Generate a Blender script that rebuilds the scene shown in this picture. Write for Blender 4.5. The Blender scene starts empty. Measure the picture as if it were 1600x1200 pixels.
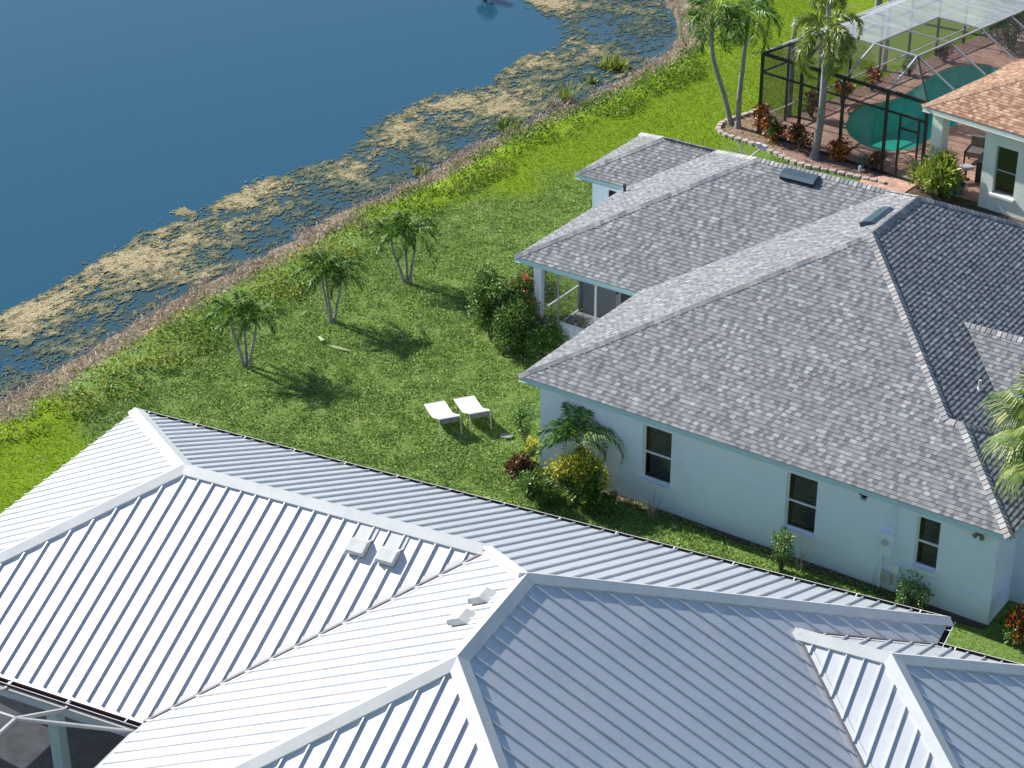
import bpy, bmesh, math, random
import numpy as np
from mathutils import Vector, Matrix, noise
R = math.radians
random.seed(7)
rs = np.random.RandomState(11)
sc = bpy.context.scene
COL = sc.collection

# ---------------------------------------------------------------- camera, sky, sun, exposure
FPX, PITCH, ROLL, CAMH = 3237.26, 0.5042, -0.0041, 27.7665
cam = bpy.data.cameras.new('camera'); cam.sensor_width = 36; cam.lens = 36*FPX/1600
cam.clip_start = 0.5; cam.clip_end = 3000
co = bpy.data.objects.new('camera', cam); COL.objects.link(co); sc.camera = co
_f = Vector((0, math.cos(PITCH), -math.sin(PITCH))); _r = Vector((1, 0, 0)); _u = _r.cross(_f)
_R = _r*math.cos(ROLL)+_u*math.sin(ROLL); _U = -_r*math.sin(ROLL)+_u*math.cos(ROLL)
co.matrix_world = Matrix(((_R.x, _U.x, -_f.x, 0), (_R.y, _U.y, -_f.y, 0), (_R.z, _U.z, -_f.z, CAMH), (0, 0, 0, 1)))

SUN_EL, SUN_TH = 34.5, 35.6          # elevation; the sun stands at (-cos, sin) of SUN_TH
sdir = Vector((-math.cos(R(SUN_TH))*math.cos(R(SUN_EL)), math.sin(R(SUN_TH))*math.cos(R(SUN_EL)), math.sin(R(SUN_EL))))
w = bpy.data.worlds.new('World'); sc.world = w; w.use_nodes = True
nt = w.node_tree; bg = nt.nodes['Background']
sky = nt.nodes.new('ShaderNodeTexSky'); sky.sky_type = 'NISHITA'; sky.sun_disc = False
sky.sun_elevation = R(SUN_EL); sky.sun_rotation = math.atan2(sdir.x, sdir.y)
sky.air_density = 1.0; sky.dust_density = 0.3; sky.ozone_density = 2.5
nt.links.new(sky.outputs[0], bg.inputs[0]); bg.inputs[1].default_value = 0.088
ld = bpy.data.lights.new('sun', 'SUN'); ld.energy = 5.0; ld.angle = R(0.55); ld.color = (1, .965, .905)
lo = bpy.data.objects.new('sun', ld); COL.objects.link(lo); lo.rotation_euler = (-sdir).to_track_quat('-Z', 'Y').to_euler()
sc.view_settings.view_transform = 'Standard'; sc.view_settings.look = 'None'
sc.view_settings.exposure = 0.72; sc.view_settings.gamma = 1
sc.render.engine = 'CYCLES'
sc.cycles.max_bounces = 8; sc.cycles.transparent_max_bounces = 24

# ---------------------------------------------------------------- materials
def mat(name):
    m = bpy.data.materials.new(name); m.use_nodes = True
    n = m.node_tree; b = n.nodes['Principled BSDF']
    return m, n, b
def nd(n, t, **k):
    x = n.nodes.new(t)
    for a, v in k.items():
        if hasattr(x, a) and a not in ('Scale',): setattr(x, a, v)
        else: x.inputs[a].default_value = v
    return x
def ramp(n, stops, interp='LINEAR'):
    r = n.nodes.new('ShaderNodeValToRGB'); r.color_ramp.interpolation = interp
    e = r.color_ramp.elements
    while len(e) < len(stops): e.new(0.5)
    for k, (p, c) in enumerate(stops): e[k].position = p; e[k].color = (*c, 1) if len(c) == 3 else c
    return r
def noisy(name, stops, scale=5, rough=.8, bump=0.0, bscale=40, detail=6, spec=.3, coord='Object', metallic=0.0, bdist=.02):
    m, n, b = mat(name)
    tc = nd(n, 'ShaderNodeTexCoord')
    t = nd(n, 'ShaderNodeTexNoise', Scale=scale, Detail=detail); n.links.new(tc.outputs[coord], t.inputs['Vector'])
    r = ramp(n, stops); n.links.new(t.outputs['Fac'], r.inputs[0]); n.links.new(r.outputs[0], b.inputs['Base Color'])
    b.inputs['Roughness'].default_value = rough; b.inputs['Specular IOR Level'].default_value = spec
    b.inputs['Metallic'].default_value = metallic
    if bump:
        t2 = nd(n, 'ShaderNodeTexNoise', Scale=bscale, Detail=4); n.links.new(tc.outputs[coord], t2.inputs['Vector'])
        bp = nd(n, 'ShaderNodeBump', Strength=bump, Distance=bdist); n.links.new(t2.outputs['Fac'], bp.inputs['Height'])
        n.links.new(bp.outputs[0], b.inputs['Normal'])
    return m
def island(name, stops, rough=.7, transl=0.0, spec=.3, interp='LINEAR', nscale=0, namt=.25, attr=None):
    """colour picked at random per leaf / shingle (mesh island)"""
    m, n, b = mat(name)
    g = nd(n, 'ShaderNodeNewGeometry'); r = ramp(n, stops, interp)
    n.links.new(g.outputs['Random Per Island'], r.inputs[0]); c = r.outputs[0]
    if nscale:
        tc = nd(n, 'ShaderNodeTexCoord'); t = nd(n, 'ShaderNodeTexNoise', Scale=nscale, Detail=3)
        n.links.new(tc.outputs['Object'], t.inputs['Vector'])
        mr = nd(n, 'ShaderNodeMapRange'); n.links.new(t.outputs['Fac'], mr.inputs['Value'])
        mr.inputs['From Min'].default_value = .3; mr.inputs['From Max'].default_value = .7
        mr.inputs['To Min'].default_value = 1-namt; mr.inputs['To Max'].default_value = 1+namt
        mx = nd(n, 'ShaderNodeVectorMath', operation='SCALE'); n.links.new(c, mx.inputs[0]); n.links.new(mr.outputs[0], mx.inputs['Scale']); c = mx.outputs[0]
    n.links.new(c, b.inputs['Base Color']); b.inputs['Roughness'].default_value = rough
    b.inputs['Specular IOR Level'].default_value = spec
    if transl:
        tr = nd(n, 'ShaderNodeBsdfTranslucent'); n.links.new(c, tr.inputs['Color'])
        ms = nd(n, 'ShaderNodeMixShader'); ms.inputs[0].default_value = transl
        n.links.new(b.outputs[0], ms.inputs[1]); n.links.new(tr.outputs[0], ms.inputs[2])
        n.links.new(ms.outputs[0], n.nodes['Material Output'].inputs['Surface'])
    return m

M = {}
M['stucco'] = noisy('pale aqua stucco', [(.3, (.75, .82, .95)), (.7, (.81, .87, .98))], 1.2, .85, .35, 55, bdist=.01)
def stain(m, z0=.05, z1=.55, col=(.50, .52, .46)):
    n = m.node_tree; b = n.nodes['Principled BSDF']; src = b.inputs['Base Color'].links[0].from_socket
    tc = nd(n, 'ShaderNodeTexCoord'); sp = nd(n, 'ShaderNodeSeparateXYZ'); n.links.new(tc.outputs['Object'], sp.inputs[0])
    mr = nd(n, 'ShaderNodeMapRange'); n.links.new(sp.outputs['Z'], mr.inputs['Value']); mr.inputs['From Min'].default_value = z1; mr.inputs['From Max'].default_value = z0
    t = nd(n, 'ShaderNodeTexNoise', Scale=3.5, Detail=8, Roughness=.7); n.links.new(tc.outputs['Object'], t.inputs['Vector'])
    mu = nd(n, 'ShaderNodeMath', operation='MULTIPLY'); n.links.new(mr.outputs[0], mu.inputs[0]); n.links.new(t.outputs['Fac'], mu.inputs[1])
    t2 = nd(n, 'ShaderNodeTexNoise', Scale=1.1, Detail=9, Roughness=.7); n.links.new(tc.outputs['Object'], t2.inputs['Vector']); r2 = ramp(n, [(.52, (0, 0, 0)), (.75, (.5, .5, .5))]); n.links.new(t2.outputs['Fac'], r2.inputs[0])
    ad = nd(n, 'ShaderNodeMath', operation='ADD', use_clamp=True); n.links.new(mu.outputs[0], ad.inputs[0]); n.links.new(r2.outputs[0], ad.inputs[1])
    mx = nd(n, 'ShaderNodeMix', data_type='RGBA'); n.links.new(ad.outputs[0], mx.inputs[0]); n.links.new(src, mx.inputs[6]); mx.inputs[7].default_value = (*col, 1); n.links.new(mx.outputs[2], b.inputs['Base Color'])
stain(M['stucco'], col=(.60, .66, .68))
M['stucco_c'] = noisy('cream stucco', [(.3, (.74, .76, .74)), (.7, (.80, .82, .79))], 1.5, .9, .8, 30, bdist=.02)
M['trim'] = noisy('aqua trim paint', [(.3, (.42, .60, .60)), (.7, (.47, .65, .64))], 3, .55)
M['white'] = noisy('white paint', [(.3, (.74, .75, .74)), (.7, (.8, .8, .79))], 3, .5)
M['offwhite'] = noisy('off white paint', [(.3, (.62, .64, .62)), (.7, (.70, .71, .69))], 3, .6)
M['frame_grey'] = noisy('grey window metal', [(.3, (.34, .37, .38)), (.7, (.4, .42, .43))], 3, .5)
M['bronze'] = noisy('dark bronze metal', [(.3, (.022, .02, .019)), (.7, (.035, .03, .028))], 3, .45)
M['cage_white'] = noisy('white cage metal', [(.3, (.42, .42, .42)), (.7, (.5, .5, .5))], 3, .45)
M['gutter'] = noisy('brown gutter metal', [(.3, (.055, .035, .04)), (.7, (.10, .065, .07))], 2, .5)
M['shingle_dark'] = island('darker grey shingle tab', [(0, (.135, .143, .158)), (.4, (.16, .168, .182)), (.8, (.188, .193, .203)), (1, (.24, .236, .24))], .97, spec=.04, nscale=3, namt=.12)
M['shingle'] = island('grey asphalt shingle', [(0, (.205, .212, .223)), (.4, (.24, .244, .252)), (.7, (.262, .26, .262)), (.9, (.30, .305, .31)), (1, (.34, .35, .35))], .97, spec=.04, nscale=3, namt=.12)
M['shingle_cap'] = island('shingle cap', [(0, (.19, .20, .22)), (.4, (.28, .28, .28)), (.7, (.33, .30, .285)), (1, (.42, .43, .43))], .92, spec=.15)
M['tan_shingle'] = island('tan asphalt shingle', [(0, (.22, .12, .075)), (.4, (.32, .185, .12)), (.7, (.38, .24, .16)), (1, (.50, .35, .25))], .92, spec=.15)
M['tan_cap'] = island('tan shingle cap', [(0, (.38, .23, .15)), (1, (.55, .38, .27))], .92, spec=.15)
def metal_roof():
    m, n, b = mat('white coated steel')
    tc = nd(n, 'ShaderNodeTexCoord'); t = nd(n, 'ShaderNodeTexNoise', Scale=.9, Detail=5); n.links.new(tc.outputs['Object'], t.inputs['Vector'])
    r = ramp(n, [(.25, (.64, .655, .67)), (.5, (.69, .70, .71)), (.75, (.72, .725, .73))]); n.links.new(t.outputs['Fac'], r.inputs[0])
    n.links.new(r.outputs[0], b.inputs['Base Color']); b.inputs['Roughness'].default_value = .47; b.inputs['Metallic'].default_value = .55
    d1 = nd(n, 'ShaderNodeTexNoise', Scale=2.7, Detail=9, Roughness=.72); n.links.new(tc.outputs['Object'], d1.inputs['Vector'])
    dr = ramp(n, [(.56, (0, 0, 0)), (.74, (.45, .45, .45))]); n.links.new(d1.outputs['Fac'], dr.inputs[0])
    mx = nd(n, 'ShaderNodeMix', data_type='RGBA'); n.links.new(dr.outputs[0], mx.inputs[0]); n.links.new(r.outputs[0], mx.inputs[6]); mx.inputs[7].default_value = (.42, .41, .38, 1)
    n.links.new(mx.outputs[2], b.inputs['Base Color'])
    t2 = nd(n, 'ShaderNodeTexNoise', Scale=1.6, Detail=2); n.links.new(tc.outputs['Object'], t2.inputs['Vector'])
    bp = nd(n, 'ShaderNodeBump', Strength=.5, Distance=.012); n.links.new(t2.outputs['Fac'], bp.inputs['Height']); n.links.new(bp.outputs[0], b.inputs['Normal'])
    return m
M['metal'] = metal_roof()
M['metal_cap'] = noisy('white steel trim', [(.3, (.53, .54, .54)), (.7, (.62, .62, .61))], 2, .4, .2, 3, spec=.5)
M['vent_grey'] = noisy('galvanised vent', [(.3, (.46, .47, .46)), (.7, (.56, .57, .55))], 5, .5, spec=.5)
M['vent_dark'] = noisy('slate blue vent', [(.3, (.03, .06, .085)), (.7, (.05, .085, .11))], 5, .5, spec=.4)
M['valley'] = noisy('weathered valley seam', [(.3, (.16, .14, .16)), (.7, (.24, .22, .24))], 5, .6)
M['black'] = noisy('black', [(.3, (.012, .012, .013)), (.7, (.022, .022, .024))], 5, .6)
M['dark_cloth'] = noisy('charcoal cover', [(.3, (.03, .035, .045)), (.7, (.06, .065, .08))], 5, .8, .3, 12)
M['grey_cloth'] = noisy('taupe cushion', [(.3, (.20, .17, .15)), (.7, (.28, .25, .22))], 5, .9, .3, 12)
M['blue_plastic'] = noisy('blue plastic', [(.3, (.03, .16, .26)), (.7, (.05, .22, .34))], 5, .5)
M['blind'] = noisy('blind slat', [(.3, (.30, .33, .34)), (.7, (.36, .39, .40))], 3, .7)
M['room'] = noisy('dim room', [(.3, (.10, .11, .12)), (.7, (.13, .14, .15))], 2, .9)
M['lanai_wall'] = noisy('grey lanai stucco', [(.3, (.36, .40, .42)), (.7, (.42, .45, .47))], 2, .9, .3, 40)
M['sling'] = noisy('white sling fabric', [(.3, (.78, .78, .79)), (.7, (.84, .84, .85))], 30, .8, .1, 200)
M['lounger_frame'] = noisy('cream tube', [(.3, (.66, .66, .56)), (.7, (.72, .72, .62))], 5, .4)
M['stone'] = noisy('tan edging block', [(.3, (.34, .26, .20)), (.55, (.46, .40, .34)), (.75, (.52, .50, .47))], 2.2, .95, .5, 60, coord='Object')
M['concrete'] = noisy('lanai floor', [(.3, (.26, .27, .30)), (.7, (.36, .36, .38))], 3, .9, .2, 50)
M['slab'] = noisy('grey slab', [(.3, (.22, .24, .22)), (.7, (.32, .33, .30))], 9, .9, .2, 50)
M['trunk'] = noisy('grey palm bark', [(.25, (.17, .165, .155)), (.5, (.27, .26, .25)), (.75, (.36, .36, .35))], 7, .9, .6, 30)
M['wood'] = noisy('brown stem', [(.3, (.12, .085, .06)), (.7, (.22, .17, .13))], 9, .9, .4, 40)
M['petiole'] = noisy('green petiole', [(.3, (.12, .19, .03)), (.7, (.2, .27, .06))], 5, .5)
M['palm'] = island('dark palm leaflet', [(0, (.014, .05, .010)), (.4, (.04, .125, .016)), (.72, (.11, .25, .025)), (.92, (.28, .42, .06)), (1, (.44, .42, .14))], .5, .25, spec=.3)
M['palm_light'] = island('plume palm leaflet', [(0, (.05, .11, .015)), (.4, (.13, .21, .025)), (.75, (.26, .31, .04)), (1, (.46, .40, .07))], .42, .3, spec=.5)
M['fan'] = island('fan palm leaf', [(0, (.06, .12, .02)), (.4, (.13, .22, .035)), (.75, (.27, .34, .07)), (1, (.50, .50, .17))], .42, .3, spec=.5)
M['fallen'] = island('pale fallen leaf', [(0, (.36, .44, .22)), (1, (.56, .60, .36))], .6, .1)
M['leaf'] = island('glossy green leaf', [(0, (.02, .065, .012)), (.5, (.06, .16, .022)), (.85, (.14, .26, .04)), (1, (.26, .34, .10))], .4, .25, spec=.5)
M['leaf_mid'] = island('mid green leaf', [(0, (.045, .11, .018)), (.5, (.11, .22, .035)), (.85, (.21, .34, .07)), (1, (.38, .46, .18))], .45, .25, spec=.5)
M['leaf_yellow'] = island('yellow croton leaf', [(0, (.08, .17, .02)), (.3, (.25, .34, .03)), (.5, (.66, .56, .05)), (1, (.90, .74, .14))], .4, .25, spec=.5)
M['leaf_lime'] = island('lime leaf', [(0, (.10, .20, .015)), (.5, (.26, .38, .03)), (.85, (.50, .52, .07)), (1, (.75, .70, .22))], .42, .3, spec=.5)
M['croton'] = island('red croton leaf', [(0, (.04, .03, .01)), (.3, (.14, .05, .015)), (.5, (.38, .06, .015)), (.75, (.62, .16, .02)), (.93, (.75, .40, .04)), (1, (.12, .22, .03))], .4, .2, spec=.5)
M['croton_dark'] = island('dark croton leaf', [(0, (.03, .03, .015)), (.4, (.09, .05, .02)), (.7, (.20, .05, .025)), (.9, (.36, .16, .04)), (1, (.12, .22, .04))], .4, .2, spec=.5)
M['agave'] = island('grey green blade', [(0, (.12, .20, .14)), (1, (.26, .34, .25))], .6, .15)
M['flower'] = island('coral red flower', [(0, (.55, .06, .03)), (1, (.75, .18, .12))], .6, .2)
M['tuft'] = island('lawn leaf', [(0, (.13, .215, .045)), (.35, (.21, .315, .07)), (.7, (.29, .405, .11)), (.95, (.37, .48, .16)), (1, (.46, .55, .24))], .75, .15, spec=.12, nscale=2.6, namt=.38)
M['tuft_bright'] = island('bright grass leaf', [(0, (.075, .165, .006)), (.5, (.15, .265, .010)), (.9, (.235, .345, .018)), (1, (.36, .40, .05))], .6, .25, nscale=.5, namt=.2)
M['weed'] = island('bank weed leaf', [(0, (.035, .10, .012)), (.35, (.08, .19, .015)), (.7, (.16, .27, .02)), (.9, (.30, .36, .04)), (1, (.42, .40, .10))], .5, .3, nscale=.6, namt=.3)
M['weed_yellow'] = island('yellowing weed leaf', [(0, (.09, .15, .02)), (.4, (.20, .26, .03)), (.8, (.36, .38, .05)), (1, (.46, .42, .16))], .6, .3)
M['straw'] = island('dead bank straw', [(0, (.18, .14, .10)), (.4, (.36, .285, .215)), (.8, (.52, .44, .345)), (1, (.66, .60, .49))], .9, .05)
M['algae'] = None
def algae_mat():
    m, n, b = mat('floating algae')
    at = nd(n, 'ShaderNodeAttribute'); at.attribute_name = 'tone'
    tc = nd(n, 'ShaderNodeTexCoord'); t = nd(n, 'ShaderNodeTexNoise', Scale=5, Detail=8, Roughness=.75); n.links.new(tc.outputs['Object'], t.inputs['Vector'])
    ad = nd(n, 'ShaderNodeMath', operation='ADD'); n.links.new(at.outputs['Fac'], ad.inputs[0])
    sb = nd(n, 'ShaderNodeMath', operation='MULTIPLY_ADD'); n.links.new(t.outputs['Fac'], sb.inputs[0]); sb.inputs[1].default_value = 1.1; sb.inputs[2].default_value = -.55
    n.links.new(sb.outputs[0], ad.inputs[1])
    r = ramp(n, [(0, (.025, .055, .045)), (.35, (.075, .105, .055)), (.6, (.165, .145, .065)), (.85, (.27, .215, .10)), (1, (.39, .32, .17))])
    n.links.new(ad.outputs[0], r.inputs[0]); n.links.new(r.outputs[0], b.inputs['Base Color']); b.inputs['Roughness'].default_value = .8
    t2 = nd(n, 'ShaderNodeTexNoise', Scale=22, Detail=5); n.links.new(tc.outputs['Object'], t2.inputs['Vector'])
    bp = nd(n, 'ShaderNodeBump', Strength=.8, Distance=.03); n.links.new(t2.outputs['Fac'], bp.inputs['Height']); n.links.new(bp.outputs[0], b.inputs['Normal'])
    return m
M['algae'] = algae_mat()
def water_mat():
    m, n, b = mat('lake water')
    at = nd(n, 'ShaderNodeAttribute'); at.attribute_name = 'shallow'
    tc = nd(n, 'ShaderNodeTexCoord'); t = nd(n, 'ShaderNodeTexNoise', Scale=1.6, Detail=9, Roughness=.72); n.links.new(tc.outputs['Object'], t.inputs['Vector'])
    r = ramp(n, [(.40, (0, 0, 0)), (.58, (1, 1, 1))]); n.links.new(t.outputs['Fac'], r.inputs[0])
    mu = nd(n, 'ShaderNodeMath', operation='MULTIPLY'); n.links.new(at.outputs['Fac'], mu.inputs[0]); n.links.new(r.outputs[0], mu.inputs[1])
    mx = nd(n, 'ShaderNodeMix', data_type='RGBA'); n.links.new(mu.outputs[0], mx.inputs[0])
    mx.inputs[6].default_value = (.015, .070, .115, 1); mx.inputs[7].default_value = (.040, .066, .055, 1)
    n.links.new(mx.outputs[2], b.inputs['Base Color']); b.inputs['Roughness'].default_value = .10; b.inputs['IOR'].default_value = 1.333
    mp = nd(n, 'ShaderNodeMapping'); mp.inputs['Scale'].default_value = (1, 2.2, 1); n.links.new(tc.outputs['Object'], mp.inputs[0])
    t2 = nd(n, 'ShaderNodeTexNoise', Scale=3.0, Detail=3); n.links.new(mp.outputs[0], t2.inputs['Vector'])
    bp = nd(n, 'ShaderNodeBump', Strength=.2, Distance=.02); n.links.new(t2.outputs['Fac'], bp.inputs['Height']); n.links.new(bp.outputs[0], b.inputs['Normal'])
    return m
M['water'] = water_mat()
def lawn_mat():
    m, n, b = mat('lawn ground')
    tc = nd(n, 'ShaderNodeTexCoord')
    def N(s, d=6, rr=.6):
        t = nd(n, 'ShaderNodeTexNoise', Scale=s, Detail=d, Roughness=rr); n.links.new(tc.outputs['Object'], t.inputs['Vector']); return t.outputs['Fac']
    a = ramp(n, [(.3, (.07, .125, .025)), (.5, (.13, .205, .045)), (.7, (.19, .28, .07))]); n.links.new(N(9), a.inputs[0])
    br = ramp(n, [(.28, (.085, .15, .006)), (.5, (.15, .235, .009)), (.72, (.22, .30, .018))]); n.links.new(N(4, 10, .75), br.inputs[0])
    dr = ramp(n, [(.3, (.19, .13, .09)), (.7, (.30, .23, .18))]); n.links.new(N(14), dr.inputs[0])
    def attr(nm):
        x = nd(n, 'ShaderNodeAttribute'); x.attribute_name = nm; return x.outputs['Fac']
    m1 = nd(n, 'ShaderNodeMix', data_type='RGBA'); n.links.new(attr('bright'), m1.inputs[0]); n.links.new(a.outputs[0], m1.inputs[6]); n.links.new(br.outputs[0], m1.inputs[7])
    bare = ramp(n, [(.60, (0, 0, 0)), (.70, (.75, .75, .75))]); n.links.new(N(1.3, 8, .7), bare.inputs[0])
    m2 = nd(n, 'ShaderNodeMix', data_type='RGBA'); n.links.new(bare.outputs[0], m2.inputs[0]); n.links.new(m1.outputs[2], m2.inputs[6]); n.links.new(dr.outputs[0], m2.inputs[7])
    m3 = nd(n, 'ShaderNodeMix', data_type='RGBA'); n.links.new(attr('bank'), m3.inputs[0]); n.links.new(m2.outputs[2], m3.inputs[6]); n.links.new(dr.outputs[0], m3.inputs[7])
    n.links.new(m3.outputs[2], b.inputs['Base Color']); b.inputs['Roughness'].default_value = .95; b.inputs['Specular IOR Level'].default_value = .1
    bp = nd(n, 'ShaderNodeBump', Strength=.8, Distance=.05); n.links.new(N(16, 4), bp.inputs['Height']); n.links.new(bp.outputs[0], b.inputs['Normal'])
    return m
M['lawn'] = lawn_mat()
M['mulch'] = noisy('red brown mulch', [(.3, (.13, .07, .05)), (.5, (.32, .19, .145)), (.7, (.56, .41, .34))], 26, .95, .8, 50, bdist=.05)
M['soil'] = noisy('dark soil', [(.3, (.05, .035, .025)), (.6, (.13, .09, .06)), (.75, (.2, .15, .11))], 18, .95, .8, 50, bdist=.04)
def paver_mat():
    m, n, b = mat('brick pavers')
    tc = nd(n, 'ShaderNodeTexCoord'); br = nd(n, 'ShaderNodeTexBrick', Scale=1.0)
    br.inputs['Brick Width'].default_value = .30; br.inputs['Row Height'].default_value = .15; br.inputs['Mortar Size'].default_value = .008
    br.inputs['Color1'].default_value = (.60, .36, .27, 1); br.inputs['Color2'].default_value = (.42, .25, .19, 1); br.inputs['Mortar'].default_value = (.22, .14, .11, 1); br.inputs['Bias'].default_value = -.1
    n.links.new(tc.outputs['Object'], br.inputs['Vector'])
    t = nd(n, 'ShaderNodeTexNoise', Scale=2.0, Detail=5); n.links.new(tc.outputs['Object'], t.inputs['Vector'])
    mr = nd(n, 'ShaderNodeMapRange'); n.links.new(t.outputs['Fac'], mr.inputs['Value']); mr.inputs['From Min'].default_value = .3; mr.inputs['From Max'].default_value = .7; mr.inputs['To Min'].default_value = .8; mr.inputs['To Max'].default_value = 1.25
    v = nd(n, 'ShaderNodeVectorMath', operation='SCALE'); n.links.new(br.outputs['Color'], v.inputs[0]); n.links.new(mr.outputs[0], v.inputs['Scale'])
    n.links.new(v.outputs[0], b.inputs['Base Color']); b.inputs['Roughness'].default_value = .85
    return m
M['paver'] = paver_mat()
M['pool_deep'] = noisy('teal pool plaster', [(.3, (.01, .58, .52)), (.7, (.015, .68, .60))], 2, .7)
M['pool_shelf'] = noisy('green pool shelf', [(.3, (.02, .62, .46)), (.7, (.03, .70, .52))], 2, .7)
M['coping'] = noisy('pool coping', [(.3, (.36, .22, .16)), (.7, (.46, .30, .22))], 8, .8)
def clear_mix(name, transp, color, rough=.1, glossy=True):
    m, n, b = mat(name); b.inputs['Base Color'].default_value = (*color, 1); b.inputs['Roughness'].default_value = rough
    tr = nd(n, 'ShaderNodeBsdfTransparent'); ms = nd(n, 'ShaderNodeMixShader'); ms.inputs[0].default_value = transp
    n.links.new(b.outputs[0], ms.inputs[1]); n.links.new(tr.outputs[0], ms.inputs[2])
    if glossy:
        gl = nd(n, 'ShaderNodeBsdfGlossy', Roughness=rough); fr = nd(n, 'ShaderNodeFresnel', IOR=1.3 if 'glass' in name else 1.2); m2 = nd(n, 'ShaderNodeMixShader')
        n.links.new(fr.outputs[0], m2.inputs[0]); n.links.new(ms.outputs[0], m2.inputs[1]); n.links.new(gl.outputs[0], m2.inputs[2])
        n.links.new(m2.outputs[0], n.nodes['Material Output'].inputs['Surface'])
    else: n.links.new(ms.outputs[0], n.nodes['Material Output'].inputs['Surface'])
    return m
M['pool_water'] = clear_mix('pool water', .97, (.02, .22, .22), .02)
M['glass'] = clear_mix('window glass', .82, (.015, .02, .022), .03)
M['glass_dark'] = clear_mix('dark window glass', .3, (.012, .016, .018), .03)
M['screen'] = clear_mix('insect screen', .66, (.06, .06, .058), .8, False)
M['screen_brown'] = clear_mix('brown insect screen', .58, (.10, .085, .08), .8, False)
M['screen_dark'] = clear_mix('dark insect screen', .72, (.04, .045, .05), .8, False)
def glare_screen():  # sun glare on the roof mesh painted as a pale, half-opaque colour
    m, n, b = mat('pale glare screen')
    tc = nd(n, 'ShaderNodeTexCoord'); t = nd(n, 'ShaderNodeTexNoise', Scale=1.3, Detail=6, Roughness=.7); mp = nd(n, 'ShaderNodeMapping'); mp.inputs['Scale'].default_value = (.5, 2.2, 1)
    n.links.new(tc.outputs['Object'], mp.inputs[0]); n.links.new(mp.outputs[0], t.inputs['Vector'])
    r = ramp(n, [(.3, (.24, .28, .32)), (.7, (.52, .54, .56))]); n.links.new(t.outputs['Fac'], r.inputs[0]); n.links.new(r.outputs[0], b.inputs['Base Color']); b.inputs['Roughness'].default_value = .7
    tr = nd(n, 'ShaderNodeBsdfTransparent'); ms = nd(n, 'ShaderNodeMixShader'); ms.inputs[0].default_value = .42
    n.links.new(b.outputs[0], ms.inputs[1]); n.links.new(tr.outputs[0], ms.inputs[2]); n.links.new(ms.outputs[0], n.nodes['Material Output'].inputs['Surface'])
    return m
M['screen_glare'] = glare_screen()

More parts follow.
